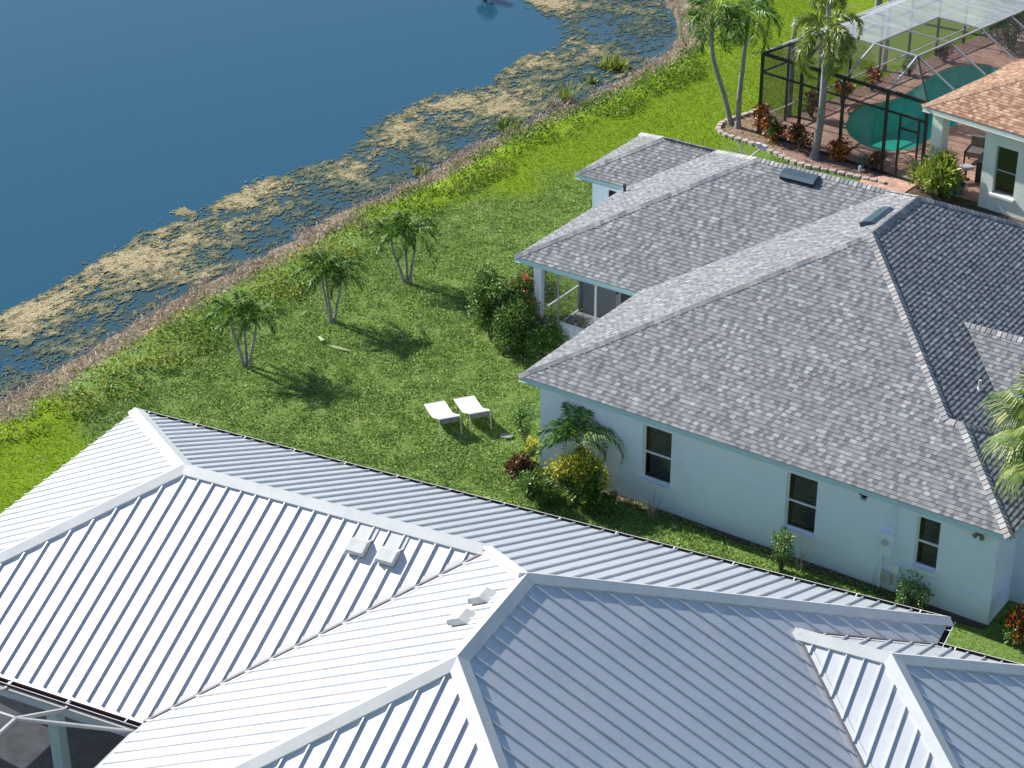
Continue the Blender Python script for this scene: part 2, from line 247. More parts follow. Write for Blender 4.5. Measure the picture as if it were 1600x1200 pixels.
# ---------------------------------------------------------------- mesh helpers
def link(o, parent=None, kind=None):
    COL.objects.link(o)
    if parent is not None: o.parent = parent
    if kind: o['kind'] = kind
    return o
def props(o, label, cat, group=None):
    o['label'] = label; o['category'] = cat
    if group: o['group'] = group
    return o
def thing(name, label, cat, loc=(0, 0, 0), rz=0.0, group=None):
    o = bpy.data.objects.new(name, None); COL.objects.link(o); o.location = loc; o.rotation_euler = (0, 0, rz)
    o.empty_display_size = .3
    return props(o, label, cat, group)
class MB:
    def __init__(s): s.v = []; s.f = []; s.m = []
    def face(s, pts, mi=0):
        b = len(s.v); s.v += [tuple(p) for p in pts]; s.f.append(tuple(range(b, b+len(pts)))); s.m.append(mi)
    def box(s, c, d, rz=0, ax=None, mi=0):
        """centre, full size; ax = three axes or rotation about z"""
        if ax is None: ax = (Vector((math.cos(rz), math.sin(rz), 0)), Vector((-math.sin(rz), math.cos(rz), 0)), Vector((0, 0, 1)))
        c = Vector(c); b = len(s.v)
        for k in range(8):
            p = c+ax[0]*d[0]*(.5 if k & 1 else -.5)+ax[1]*d[1]*(.5 if k & 2 else -.5)+ax[2]*d[2]*(.5 if k & 4 else -.5); s.v.append(tuple(p))
        for q in ((0, 2, 3, 1), (4, 5, 7, 6), (0, 1, 5, 4), (2, 6, 7, 3), (0, 4, 6, 2), (1, 3, 7, 5)): s.f.append(tuple(b+i for i in q)); s.m.append(mi)
    def bar(s, p, q, wd, h, mi=0, up=(0, 0, 1)):
        p, q = Vector(p), Vector(q); t = (q-p); L = t.length; t.normalize(); upv = Vector(up)
        if abs(t.dot(upv)) > .98: upv = Vector((1, 0, 0))
        sd = t.cross(upv).normalized(); u2 = sd.cross(t)
        s.box((p+q)/2, (L, wd, h), ax=(t, sd, u2), mi=mi)
    def tube(s, pts, rad, n=8, cap=True, mi=0):
        pts = [Vector(p) for p in pts]; rad = rad if hasattr(rad, '__len__') else [rad]*len(pts); rings = []
        ref = None
        for k, p in enumerate(pts):
            t = (pts[min(k+1, len(pts)-1)]-pts[max(k-1, 0)]).normalized()
            if ref is None: ref = t.orthogonal().normalized()
            ref = (ref-t*ref.dot(t)).normalized(); b = t.cross(ref); base = len(s.v)
            for j in range(n):
                a = 2*math.pi*j/n; s.v.append(tuple(p+(ref*math.cos(a)+b*math.sin(a))*rad[k]))
            rings.append(base)
        for a, b in zip(rings, rings[1:]):
            for j in range(n): s.f.append((a+j, a+(j+1) % n, b+(j+1) % n, b+j)); s.m.append(mi)
        if cap:
            s.f.append(tuple(rings[0]+n-1-j for j in range(n))); s.m.append(mi); s.f.append(tuple(rings[-1]+j for j in range(n))); s.m.append(mi)
    def lathe(s, c, prof, n=16, mi=0):
        s_b = []
        for r, z in prof:
            s_b.append(len(s.v))
            for j in range(n): a = 2*math.pi*j/n; s.v.append((c[0]+r*math.cos(a), c[1]+r*math.sin(a), c[2]+z))
        for a, b in zip(s_b, s_b[1:]):
            for j in range(n): s.f.append((a+j, a+(j+1) % n, b+(j+1) % n, b+j)); s.m.append(mi)
    def prism(s, poly, z0, z1, mi=0, bottom=True):
        n = len(poly); b = len(s.v); s.v += [(x, y, z0) for x, y in poly]+[(x, y, z1) for x, y in poly]
        s.f.append(tuple(b+n+i for i in range(n))); s.m.append(mi)
        if bottom: s.f.append(tuple(b+n-1-i for i in range(n))); s.m.append(mi)
        for i in range(n): j = (i+1) % n; s.f.append((b+i, b+j, b+n+j, b+n+i)); s.m.append(mi)
    def build(s, name, mats, parent=None, smooth=False, kind=None):
        me = bpy.data.meshes.new(name); me.from_pydata(s.v, [], s.f)
        if not isinstance(mats, (list, tuple)): mats = [mats]
        for x in mats: me.materials.append(x)
        me.polygons.foreach_set('material_index', s.m)
        if smooth: me.polygons.foreach_set('use_smooth', [True]*len(s.f))
        me.update(); o = bpy.data.objects.new(name, me); return link(o, parent, kind)
def np_mesh(name, verts, nper, mats, parent=None, kind=None, mi=None):
    """verts (N*nper,3): N separate polygons of nper corners"""
    n = len(verts)//nper; me = bpy.data.meshes.new(name)
    me.vertices.add(len(verts)); me.vertices.foreach_set('co', np.asarray(verts, np.float32).ravel())
    me.loops.add(len(verts)); me.loops.foreach_set('vertex_index', np.arange(len(verts), dtype=np.int32))
    me.polygons.add(n); me.polygons.foreach_set('loop_start', np.arange(0, n*nper, nper, dtype=np.int32))
    me.polygons.foreach_set('loop_total', np.full(n, nper, np.int32))
    if not isinstance(mats, (list, tuple)): mats = [mats]
    for x in mats: me.materials.append(x)
    if mi is not None: me.polygons.foreach_set('material_index', np.asarray(mi, np.int32))
    me.update(calc_edges=True); o = bpy.data.objects.new(name, me); return link(o, parent, kind)
def unit(a): return a/np.maximum(np.linalg.norm(a, axis=-1, keepdims=True), 1e-9)
def leaf_quads(P, D, S, length, width, fold=0.0):
    """diamond leaves: base P, direction D, side S"""
    l = length[:, None]; wd = width[:, None]
    q = np.stack([P, P+D*l*.5+S*wd*.5, P+D*l, P+D*l*.5-S*wd*.5], 1)
    return q.reshape(-1, 3)
def rand_leaves(P, length, width, upbias=.4, rs=rs, out=None, outbias=0.0):
    n = len(P); D = rs.normal(size=(n, 3)); D[:, 2] += upbias
    if out is not None: D = unit(D)+out*outbias
    D = unit(D); S = unit(np.cross(D, rs.normal(size=(n, 3))))
    L = length*rs.uniform(.6, 1.35, n); W = width*rs.uniform(.7, 1.3, n)
    return leaf_quads(P, D, S, L, W)
def copy_tree(o, parent=None):
    c = o.copy(); COL.objects.link(c)
    if parent is not None: c.parent = parent
    for ch in list(o.children): copy_tree(ch, c)
    return c

# ---------------------------------------------------------------- terrain
ZW = -0.7
SHORE = np.array([(12, 140), (9, 104), (6.9, 92), (6.48, 85.55), (6.72, 84.7), (7.03, 82.24), (6.79, 80.44), (6.32, 78.86), (4.65, 76.34), (3.29, 74.42), (2.13, 73.04), (0.87, 71.7), (0.04, 70.64), (-1.18, 69.37), (-1.88, 68.31), (-2.87, 66.7), (-3.61, 65.76), (-4.54, 64.63), (-5.94, 63.06), (-7.41, 60.78), (-9.04, 58.66), (-10.23, 57.1), (-11.32, 55.31), (-12.23, 53.88), (-13.38, 52.08), (-14.33, 50.53), (-17, 46.5), (-24, 38), (-60, 5)], float)
OUTER = np.array([(2, 104), (.6, 91), (0.63, 87.36), (0.89, 85.62), (1.4, 83.52), (2.16, 81.51), (1.86, 79.59), (0.82, 78.85), (-0.33, 77.18), (-.7, 75.6), (-2.4, 74.83), (-3.58, 73.63), (-4.69, 71.69), (-5.51, 69.72), (-6.11, 68.35), (-7.37, 67.2), (-8.79, 65.82), (-9.76, 64.74), (-11.21, 62.65), (-12.1, 61.56), (-12.75, 60.44), (-13.69, 58.8), (-14.63, 57.45), (-15.49, 55.93), (-17.2, 53.5), (-22, 47)], float)
BANKTOP = np.array([(14, 104), (10.5, 84), (8.95, 78.66), (6.28, 73.36), (4.75, 71.73), (3.03, 69.85), (1.39, 68.05), (0.03, 66.61), (-1.15, 64.12), (-2.08, 62.55), (-4.06, 60.07), (-5.19, 58.65), (-6.23, 56.84), (-7.23, 55.12), (-8.18, 53.47), (-9.09, 51.91), (-10.31, 50.41), (-11.77, 48.63), (-12.81, 47.78), (-13.8, 46.6), (-20, 40)], float)
def sdist(P, L):
    """signed distance to polyline L; + on the land side (right of the walk, i.e. south-east)"""
    P = np.atleast_2d(P).astype(float); best = np.full(len(P), 1e9); sg = np.ones(len(P))
    for a, b in zip(L[:-1], L[1:]):
        d = b-a; t = np.clip(((P-a)@d)/(d@d), 0, 1); q = a+t[:, None]*d; r = P-q; dd = np.hypot(r[:, 0], r[:, 1])
        s = np.sign(d[0]*(P[:, 1]-a[1])-d[1]*(P[:, 0]-a[0])); k = dd < best-1e-9
        best[k] = dd[k]; sg[k] = s[k]
    return best*sg
def nz(P, s, oct=4, seed=0.0):
    return np.array([noise.fractal((x*s+seed, y*s-seed, seed*.37), .9, 2.1, oct) for x, y in P])
def sm(x): x = np.clip(x, 0, 1); return x*x*(3-2*x)
def ground_z(P):
    P = np.atleast_2d(P); d = sdist(P, SHORE)
    land = ZW+(-ZW)*sm((d+.15)/2.6)
    under = ZW+np.maximum(d, -6)*.35
    return np.where(d > -.15, land, under)
CO = Vector((13.430, 63.587, 0)); CU = Vector((.71455, -.69958, 0)); CV = Vector((.69958, .71455, 0)); CA = math.atan2(CU.y, CU.x)
def cw(u, v, z=0): return CO+CU*u+CV*v+Vector((0, 0, z))
def to_c(P): d = P-np.array([CO.x, CO.y]); return np.stack([d@np.array([CU.x, CU.y]), d@np.array([CV.x, CV.y])], 1)
def lawn_bright(P):
    x, y = P[:, 0], P[:, 1]
    n = np.sin(x*1.7+y)*.25+np.sin(y*2.3-x*.7)*.2
    b1 = sm((y-(63.6+.42*(x-0))+n*2)/2.6+.5)                       # far lawn behind the shingled house
    b2 = sm((-(x+10.6)-.55*(y-46.5)+n)/1.6+.5)*(y < 52)         # corner by the metal roof
    return np.clip(b1+b2, 0, 1)
xs = np.concatenate([np.linspace(-400, -30, 14)[:-1], np.arange(-30, 30, .3), np.linspace(30, 400, 14)])
ys = np.concatenate([np.linspace(-120, 20, 8)[:-1], np.arange(20, 95, .3), np.linspace(95, 800, 18)])
X, Y = np.meshgrid(xs, ys); P2 = np.stack([X.ravel(), Y.ravel()], 1); Z = ground_z(P2)
Z = Z+np.where(sdist(P2, SHORE) > 1.2, (np.sin(P2[:, 0]*1.9)*np.sin(P2[:, 1]*1.3))*.012-.012, 0)
nx, ny = len(xs), len(ys)
idx = np.arange(nx*ny).reshape(ny, nx)
Fq = np.stack([idx[:-1, :-1], idx[:-1, 1:], idx[1:, 1:], idx[1:, :-1]], -1).reshape(-1, 4)
cen = P2[Fq].mean(1); cc = to_c(cen); keep = ~((cc[:, 0] > -6.3) & (cc[:, 0] < -1.4) & (cc[:, 1] > 1.2) & (cc[:, 1] < 13))
me = bpy.data.meshes.new('lawn'); me.from_pydata(np.c_[P2, Z].tolist(), [], Fq[keep].tolist()); me.materials.append(M['lawn'])
me.polygons.foreach_set('use_smooth', [True]*len(me.polygons))
at = me.attributes.new('bright', 'FLOAT', 'POINT'); at.data.foreach_set('value', lawn_bright(P2).astype(np.float32))
dS = sdist(P2, SHORE); dT = sdist(P2, BANKTOP)
at = me.attributes.new('bank', 'FLOAT', 'POINT'); at.data.foreach_set('value', (sm((1.5-dS)/.6)*.9).astype(np.float32))
link(bpy.data.objects.new('lawn', me), kind='structure')
# lake
xs = np.concatenate([np.linspace(-400, -24, 10)[:-1], np.arange(-24, 14, .5), np.linspace(14, 300, 8)])
ys = np.concatenate([np.linspace(0, 40, 6)[:-1], np.arange(40, 100, .5), np.linspace(100, 800, 10)])
X, Y = np.meshgrid(xs, ys); Pw = np.stack([X.ravel(), Y.ravel()], 1); nx, ny = len(xs), len(ys); idx = np.arange(nx*ny).reshape(ny, nx)
Fq = np.stack([idx[:-1, :-1], idx[:-1, 1:], idx[1:, 1:], idx[1:, :-1]], -1).reshape(-1, 4)
ds = sdist(Pw, SHORE); keep = ds[Fq].min(1) < 1.0
dO = sdist(Pw, OUTER)
me = bpy.data.meshes.new('lake_water'); me.from_pydata(np.c_[Pw, np.full(len(Pw), ZW)].tolist(), [], Fq[keep].tolist()); me.materials.append(M['water'])
at = me.attributes.new('shallow', 'FLOAT', 'POINT'); at.data.foreach_set('value', (sm((dO+.4)/1.2)).astype(np.float32))
link(bpy.data.objects.new('lake_water', me), kind='structure')
# floating algae: small cells of a fine grid, kept where the mats are
def algae():
    g = .055; gx = np.arange(-17, 8.5, g); gy = np.arange(50, 92, g*1.15); X, Y = np.meshgrid(gx, gy)
    P = np.stack([X.ravel(), Y.ravel()], 1); k = np.abs(P[:, 0]-(P[:, 1]-66)*.55+2) < 9.5; P = P[k]
    a = sdist(P, SHORE); k = (a < -.15) & (a > -9); P = P[k]; a = a[k]; b = sdist(P, OUTER)
    k = b > -.5; P = P[k]; a = a[k]; b = b[k]
    # noise is sampled in axes along / across the shore
    s = np.stack([(P[:, 0]*.55+P[:, 1]*.83)*.6, (-P[:, 0]*.83+P[:, 1]*.55)*1.0], 1)
    n1 = nz(s, .75, 6, 3.1); n2 = nz(s, 4.2, 4, 9.7); n3 = nz(s, .33, 2, 5.5)
    outer = np.exp(-((b-.7)/.75)**2)*.17                     # dense along the outer rim
    inner = .40+.05*np.exp(-((a+1.3)/.6)**2)
    edge = -.9*sm((.15-b)/.5)-1.2*sm((a+.4)/.35)*.7
    n4 = nz(s, 11, 3, 21.7); val = n1*.70+n2*.65+n4*.5+n3*.45+outer+inner+edge-.31
    val = val+rs.normal(size=len(val))*.07; keep = val > 0.0
    pts, v = P[keep], val[keep]
    h = g*.56; jit = rs.uniform(-.45, .45, (len(pts), 4, 2))*g
    base = np.array([(-1, -1.1), (1, -1.1), (1, 1.1), (-1, 1.1)])*h
    q = pts[:, None, :]+base[None]*rs.uniform(.8, 1.25, (len(pts), 1, 1))+jit*.6
    z = ZW+.006+np.clip(v, 0, .4)*.05+rs.uniform(0, .012, len(pts)); zz = np.repeat(z[:, None], 4, 1)+rs.uniform(-.004, .006, (len(pts), 4))
    V = np.concatenate([q, zz[..., None]], 2).reshape(-1, 3)
    o = np_mesh('floating_algae', V, 4, M['algae'], kind='stuff')
    tone = np.clip(-.04+.30*n3[keep]+v*.95+.34*np.exp(-((b[keep]-.9)/1.1)**2)-.10*(n3[keep] < 0), 0, 1)
    at = o.data.attributes.new('tone', 'FLOAT', 'POINT'); at.data.foreach_set('value', np.repeat(tone, 4).astype(np.float32))
    # loose dots around the mats
    return o
algae()
def lone_mat(cx, cy):
    P = np.array([(cx+rs.normal()*.14, cy+rs.normal()*.12) for _ in range(160)]); mb = MB()
    for x, y in P:
        r = rs.uniform(.03, .07); a0 = rs.uniform(0, 6); mb.face([(x+r*math.cos(a0+a), y+r*math.sin(a0+a), ZW+.012+rs.uniform(0, .012)) for a in (0, 1.3, 2.4, 3.7, 5)])
    o = mb.build('algae_clump', M['algae']); props(o, 'small lone clump of tan algae adrift on open blue water', 'algae')
    at = o.data.attributes.new('tone', 'FLOAT', 'POINT'); at.data.foreach_set('value', [.75]*len(o.data.vertices))
lone_mat(-10.98, 63.6)

# ---------------------------------------------------------------- houses: frames
BO = Vector((.1695, 45.7643, 0)); BA = -.6086
AO = Vector((-9.209, 44.0699, 0)); AA = -.4552
def b_local(P): d = P-np.array([BO.x, BO.y]); c, s = math.cos(BA), math.sin(BA); return np.stack([d[:, 0]*c+d[:, 1]*s, -d[:, 0]*s+d[:, 1]*c], 1)
def a_local(P):
    d = P-np.array([AO.x, AO.y]); c, s = math.cos(AA), math.sin(AA); return np.stack([d[:, 0]*c+d[:, 1]*s, d[:, 0]*s-d[:, 1]*c], 1)
def blocked(P):
    q = b_local(P); a = a_local(P); c = to_c(P)
    r = (q[:, 0] > .35) & (q[:, 0] < 12.8) & (q[:, 1] > .35) & (q[:, 1] < 15)
    r |= (q[:, 0] > -3.7) & (q[:, 0] < 1) & (q[:, 1] > 6.05) & (q[:, 1] < 15)
    r |= (a[:, 0] > .5) & (a[:, 0] < 19.8) & (a[:, 1] > .5)
    r |= (c[:, 0] > -6.95) & (c[:, 1] > .3) & (c[:, 1] < 30)
    return r

# ---------------------------------------------------------------- grass, weeds, straw (stuff)
def scatter(n, x0, x1, y0, y1): return np.stack([rs.uniform(x0, x1, n), rs.uniform(y0, y1, n)], 1)
def field(name, P, length, width, material, up, zoff=.0):
    z = ground_z(P); Q = np.c_[P, z+zoff+rs.uniform(0, .02, len(P))]
    return np_mesh(name, rand_leaves(Q, length, width, up), 4, material, kind='stuff')
P = scatter(560000, -14.5, 9.5, 36.5, 66.5)
k = (sdist(P, BANKTOP) > -.2) & ~blocked(P); P = P[k]; br = lawn_bright(P); k = rs.uniform(size=len(P)) > br*1.02; P = P[k]
dens = nz(P, 1.6, 4, 1.3); P = P[dens > rs.uniform(-.75, .15, len(P))]
field('lawn_clover', P, .062, .034, M['tuft'], .7)
P = scatter(330000, -15, 14, 40, 92)
k = (sdist(P, BANKTOP) > -.2) & ~blocked(P); P = P[k]; br = lawn_bright(P); P = P[rs.uniform(size=len(P)) < br]
field('lawn_grass', P, .085, .020, M['tuft_bright'], 1.5)
P = scatter(420000, -18, 13, 44, 100)
dT = sdist(P, BANKTOP); dS = sdist(P, SHORE)
lumps = nz(P, .9, 3, 4.4)
k = (dT < .25+lumps*.35) & (dS > np.where(P[:, 1] < 62, 1.35, .75)+lumps*.6) & (dS < 9); P = P[k]; dT = dT[k]; dS = dS[k]; lumps = lumps[k]
k = rs.uniform(size=len(P)) < np.clip(.50+lumps*1.6, .05, 1); P = P[k]; lumps = lumps[k]; dT = dT[k]; dS = dS[k]
yel = nz(P, .5, 2, 8.8)+.28*(P[:, 1] < 60)-.30*(P[:, 1] > 64)+np.clip(1.6-dS, 0, 1)*.25
h = np.clip(.10+lumps*.20+np.clip(-dT, 0, 1)*.13, .03, .45)
for nm, kk, mm in (('bank_weeds', yel < .22, 'weed'), ('yellowing_weeds', yel >= .22, 'weed_yellow')):
    Q = P[kk]; z = ground_z(Q)+rs.uniform(0, 1, len(Q))*h[kk]
    np_mesh(nm, rand_leaves(np.c_[Q, z], .13, .05, .9), 4, M[mm], kind='stuff')
P = scatter(700000, -18, 13, 44, 92); dS = sdist(P, SHORE); dT = sdist(P, BANKTOP); lumps = nz(P, 1.3, 3, 2.2)
wide = np.where(P[:, 1] < 62, 1.7, 1.0)+lumps*1.3
k = (dS > -.12) & (dS < wide) & (dT < 1) & (rs.uniform(size=len(P)) < np.clip(.55+lumps, .1, 1)); P = P[k]; l2 = lumps[k]
z = ground_z(P)+rs.uniform(0, 1, len(P))*np.clip(.10+l2*.22, .02, .34)
D = rs.normal(size=(len(P), 3)); D[:, 2] = np.abs(D[:, 2])*.7; D = unit(D); S = unit(np.cross(D, rs.normal(size=D.shape)))
np_mesh('dead_straw', leaf_quads(np.c_[P, z], D, S, rs.uniform(.10, .34, len(P)), rs.uniform(.012, .028, len(P))), 4, M['straw'], kind='stuff')

# ---------------------------------------------------------------- roof builders
def clip_rect(poly, a0, a1, b0, b1):
    def cl(pts, f, ax, val, sgn):
        out = []
        for i in range(len(pts)):
            p, q = pts[i], pts[(i+1) % len(pts)]; pi, qi = (p[ax]-val)*sgn >= 0, (q[ax]-val)*sgn >= 0
            if pi: out.append(p)
            if pi != qi:
                t = (val-p[ax])/(q[ax]-p[ax]); out.append((p[0]+(q[0]-p[0])*t, p[1]+(q[1]-p[1])*t))
        return out
    for ax, val, sg in ((0, a0, 1), (0, a1, -1), (1, b0, 1), (1, b1, -1)):
        poly = cl(poly, None, ax, val, sg)
        if len(poly) < 3: return []
    return poly
class Plane:
    """roof plane: horizontal up-slope direction g (2D), z = ze + s*(g.(p-o))"""
    def __init__(self, o, g, ze, s, poly):
        self.o = Vector((*o, ze)); g = Vector((*g, 0)).normalized(); self.g2 = g
        self.up = Vector((g.x, g.y, s)).normalized(); self.e = Vector((-g.y, g.x, 0)); self.n = self.e.cross(self.up)*-1
        if self.n.z < 0: self.n = -self.n
        self.s = s; self.ze = ze
        self.p3 = [self.lift(p) for p in poly]; self.p2 = [((p-self.o).dot(self.e), (p-self.o).dot(self.up)) for p in self.p3]
    def lift(self, p): d = Vector((p[0]-self.o.x, p[1]-self.o.y, 0)); return Vector((p[0], p[1], self.ze+self.s*d.dot(self.g2)))
    def at(self, a, b, h=0): return self.o+self.e*a+self.up*b+self.n*h
def shingle(mb, pl, row=.122, wmin=.08, wmax=.175, thick=.012):
    A = [p[0] for p in pl.p2]; B = [p[1] for p in pl.p2]; r0 = random.Random(hash((round(A[0], 2), round(B[-1], 2))) & 0xffff)
    nb = int((max(B)-min(B))/row)+2; b = -.02
    mb.face([pl.o+pl.e*p[0]+pl.up*p[1]-pl.n*.012 for p in pl.p2])
    for i in range(nb):
        b0 = min(B)+b+i*row; b1 = b0+row; a = min(A)-r0.uniform(0, .3)
        strip = clip_rect(pl.p2, min(A)-1, max(A)+1, b0, b1)
        if not strip: continue
        sa, sb = min(p[0] for p in strip), max(p[0] for p in strip); a = sa-r0.uniform(0, .2)
        lift = 0
        while a < sb:
            wd = r0.uniform(wmin, wmax); lift = .003 if lift == 0 or r0.random() < .22 else 0
            q = clip_rect(pl.p2, a, a+wd, b0, b1+.004)
            if len(q) > 2:
                wob = r0.uniform(-.002, .002)
                top = [pl.at(x, y, (thick+lift+wob)*(1-(y-b0)/row)+.002) for x, y in q]
                base = len(mb.v); mb.v += [tuple(t) for t in top]; mi = 1 if lift else 0; mb.f.append(tuple(range(base, base+len(top)))); mb.m.append(mi)
                lows = [k for k, (x, y) in enumerate(q) if abs(y-b0) < 1e-6]
                for k in lows:
                    j = (k+1) % len(q)
                    if j in lows:
                        bb = len(mb.v); mb.v += [tuple(pl.at(q[k][0], b0, -.004)), tuple(pl.at(q[j][0], b0, -.004))]
                        mb.f.append((base+k, bb, bb+1, base+j)); mb.m.append(mi)
            a += wd
def cap_dirs(P, Q, p1, p2):
    t = (Q-P).normalized(); out = []
    for pl in (p1, p2):
        d = pl.n.cross(t).normalized(); mid = sum(pl.p3, Vector())/len(pl.p3)
        if d.dot(mid-P) < 0: d = -d
        out.append(d)
    return t, out[0], out[1]
def shingle_caps(mb, P, Q, p1, p2, wd=.125, step=.135):
    P, Q = Vector(P), Vector(Q); t, d1, d2 = cap_dirs(P, Q, p1, p2); L = (Q-P).length; n = max(1, int(L/step)); st = L/n
    for i in range(n):
        w_ = wd*random.uniform(.94, 1.06); a = P+t*(i*st-.01); b = P+t*((i+1)*st+.03)
        h0, h1 = .046, .028
        def sec(c, h): return [c+d1*w_+p1.n*(h-.018), c+d1*.03+p1.n*(h-.004)+Vector((0, 0, .004)), c+Vector((0, 0, h+.012)), c+d2*.03+p2.n*(h-.004)+Vector((0, 0, .004)), c+d2*w_+p2.n*(h-.018)]
        A, Bv = sec(a, h0), sec(b, h1); base = len(mb.v); mb.v += [tuple(x) for x in A+Bv]
        for k in range(4): mb.f.append((base+k, base+k+1, base+6+k, base+5+k)); mb.m.append(0)
        lowa = [x-Vector((0, 0, .026)) for x in A]; b2 = len(mb.v); mb.v += [tuple(x) for x in lowa]
        for k in range(4): mb.f.append((base+k, b2+k, b2+k+1, base+k+1)); mb.m.append(0)
        for k in (0, 4):
            lb = len(mb.v); mb.v.append(tuple(Bv[k]-Vector((0, 0, .02)))); mb.f.append((base+k, base+5+k, lb, b2+k)); mb.m.append(0)
def metal_sheet(mb, pl, spacing, phase, inset=.0, hr=.042, wr=.016, top=.2, foot=.0):
    mb.face(pl.p3)
    A = [p[0] for p in pl.p2]; a = min(A)-spacing+((phase-min(A)) % spacing)
    n = len(pl.p2)
    while a < max(A):
        cr = []
        for i in range(n):
            p, q = pl.p2[i], pl.p2[(i+1) % n]
            if (p[0]-a)*(q[0]-a) < 0: t = (a-p[0])/(q[0]-p[0]); cr.append(p[1]+(q[1]-p[1])*t)
        cr.sort()
        for j in range(0, len(cr)-1, 2):
            b0, b1 = cr[j]+foot, cr[j+1]-top
            if b1-b0 > .12:
                s0 = [pl.at(a-wr, b0, .001), pl.at(a-wr*.8, b0+.01, hr), pl.at(a+wr*.8, b0+.01, hr), pl.at(a+wr, b0, .001)]
                s1 = [pl.at(a-wr, b1, .001), pl.at(a-wr*.8, b1, hr), pl.at(a+wr*.8, b1, hr), pl.at(a+wr, b1, .001)]
                base = len(mb.v); mb.v += [tuple(x) for x in s0+s1]
                for k in range(3): mb.f.append((base+k, base+k+1, base+5+k, base+4+k)); mb.m.append(0)
                mb.f.append((base+3, base+2, base+1, base)); mb.m.append(0); mb.f.append((base+4, base+5, base+6, base+7)); mb.m.append(0)
        a += spacing
def metal_cap(P, Q, p1, p2, wd=.19, h=.075):
    mb = MB(); P, Q = Vector(P), Vector(Q); t, d1, d2 = cap_dirs(P, Q, p1, p2)
    def sec(c): return [c+d1*wd+p1.n*.004, c+d1*wd+p1.n*(h-.02), c+Vector((0, 0, h+.02)), c+d2*wd+p2.n*(h-.02), c+d2*wd+p2.n*.004]
    A, B = sec(P), sec(Q); mb.v += [tuple(x) for x in A+B]
    for k in range(4): mb.f.append((k, k+1, 6+k, 5+k)); mb.m.append(0)
    mb.f.append((4, 3, 2, 1, 0)); mb.f.append((5, 6, 7, 8, 9)); mb.m += [0, 0]
    return mb
def eave_strip(mb, p, q, z0, z1, th=.03, out=0):
    p, q = Vector((*p, 0)), Vector((*q, 0)); mb.bar((p.x, p.y, (z0+z1)/2), (q.x, q.y, (z0+z1)/2), th, z1-z0)
def wall(mb, p, q, z0, z1, openings=(), th=.18, inward=None, mi=0):
    """outer face p->q, openings (a0,a1,z0,z1) along it, with reveals going inward"""
    p, q = Vector((*p, 0)), Vector((*q, 0)); t = (q-p); L = t.length; t.normalize(); n = Vector(inward) if inward else Vector((-t.y, t.x, 0))
    xs = sorted({0, L, *[o[0] for o in openings], *[o[1] for o in openings]}); zs = sorted({z0, z1, *[o[2] for o in openings], *[o[3] for o in openings]})
    def pt(a, z, d=0): r = p+t*a+n*d; return (r.x, r.y, z)
    for a0, a1 in zip(xs, xs[1:]):
        for c0, c1 in zip(zs, zs[1:]):
            ca, cz = (a0+a1)/2, (c0+c1)/2
            if any(o[0] < ca < o[1] and o[2] < cz < o[3] for o in openings): continue
            for d in (0, th): mb.face([pt(a0, c0, d), pt(a1, c0, d), pt(a1, c1, d), pt(a0, c1, d)], mi)
    for o in openings:
        a0, a1, c0, c1 = o
        for A, B in (((a0, c0), (a0, c1)), ((a0, c1), (a1, c1)), ((a1, c1), (a1, c0)), ((a1, c0), (a0, c0))):
            mb.face([pt(*A), pt(*B), pt(*B, th), pt(*A, th)], mi)
def window(parent, p, t, n, wd, z0, z1, blind=True, frame='white', dark=False, tilt=True):
    """p: outer bottom-left point of the opening (x,y), t along, n inward"""
    p = Vector((*p, 0)); t = Vector((*t, 0)); n = Vector((*n, 0)); h = z1-z0; ax = (t, n, Vector((0, 0, 1)))
    C = lambda a, d, z: p+t*a+n*d+Vector((0, 0, z))
    fr = MB(); D = .10
    for a, w_, zc, hh in ((.02, .04, (z0+z1)/2, h), (wd-.02, .04, (z0+z1)/2, h)): fr.box(C(a, D, zc), (w_, .05, hh), ax=ax)
    for zc, hh in ((z0+.02, .04), (z1-.02, .04), (z0+h*.49, .045)): fr.box(C(wd/2, D-.004, zc), (wd-.08, .05, hh), ax=ax)
    f = fr.build('window', M[frame], parent)
    g = MB(); g.box(C(wd/2, D+.012, (z0+z1)/2), (wd-.08, .008, h-.08), ax=ax); g.build('pane', M['glass_dark' if dark else 'glass'], f)
    sl = MB(); sl.box(C(wd/2, -.035, z0-.045), (wd+.10, .11, .075), ax=ax); sl.box(C(wd/2, .045, z0-.008), (wd-.01, .075, .012), ax=ax); sl.build('sill', M['white'], f)
    if blind:
        b = MB(); z = z1-.07
        while z > z0+h*(.05 if blind is True else blind):
            b.box(C(wd/2+.03, D+.06, z), (wd-.20, .036, .004), ax=(t, (n+Vector((0, 0, .5))).normalized(), (Vector((0, 0, 1))-n*.5).normalized())); z -= .060
        b.build('blind', M['blind'], f)
    bk = MB(); bk.box(C(wd/2, D+.22, (z0+z1)/2), (wd+.1, .02, h+.1), ax=ax); bk.build('dark_room', M['black'], f)
    return f

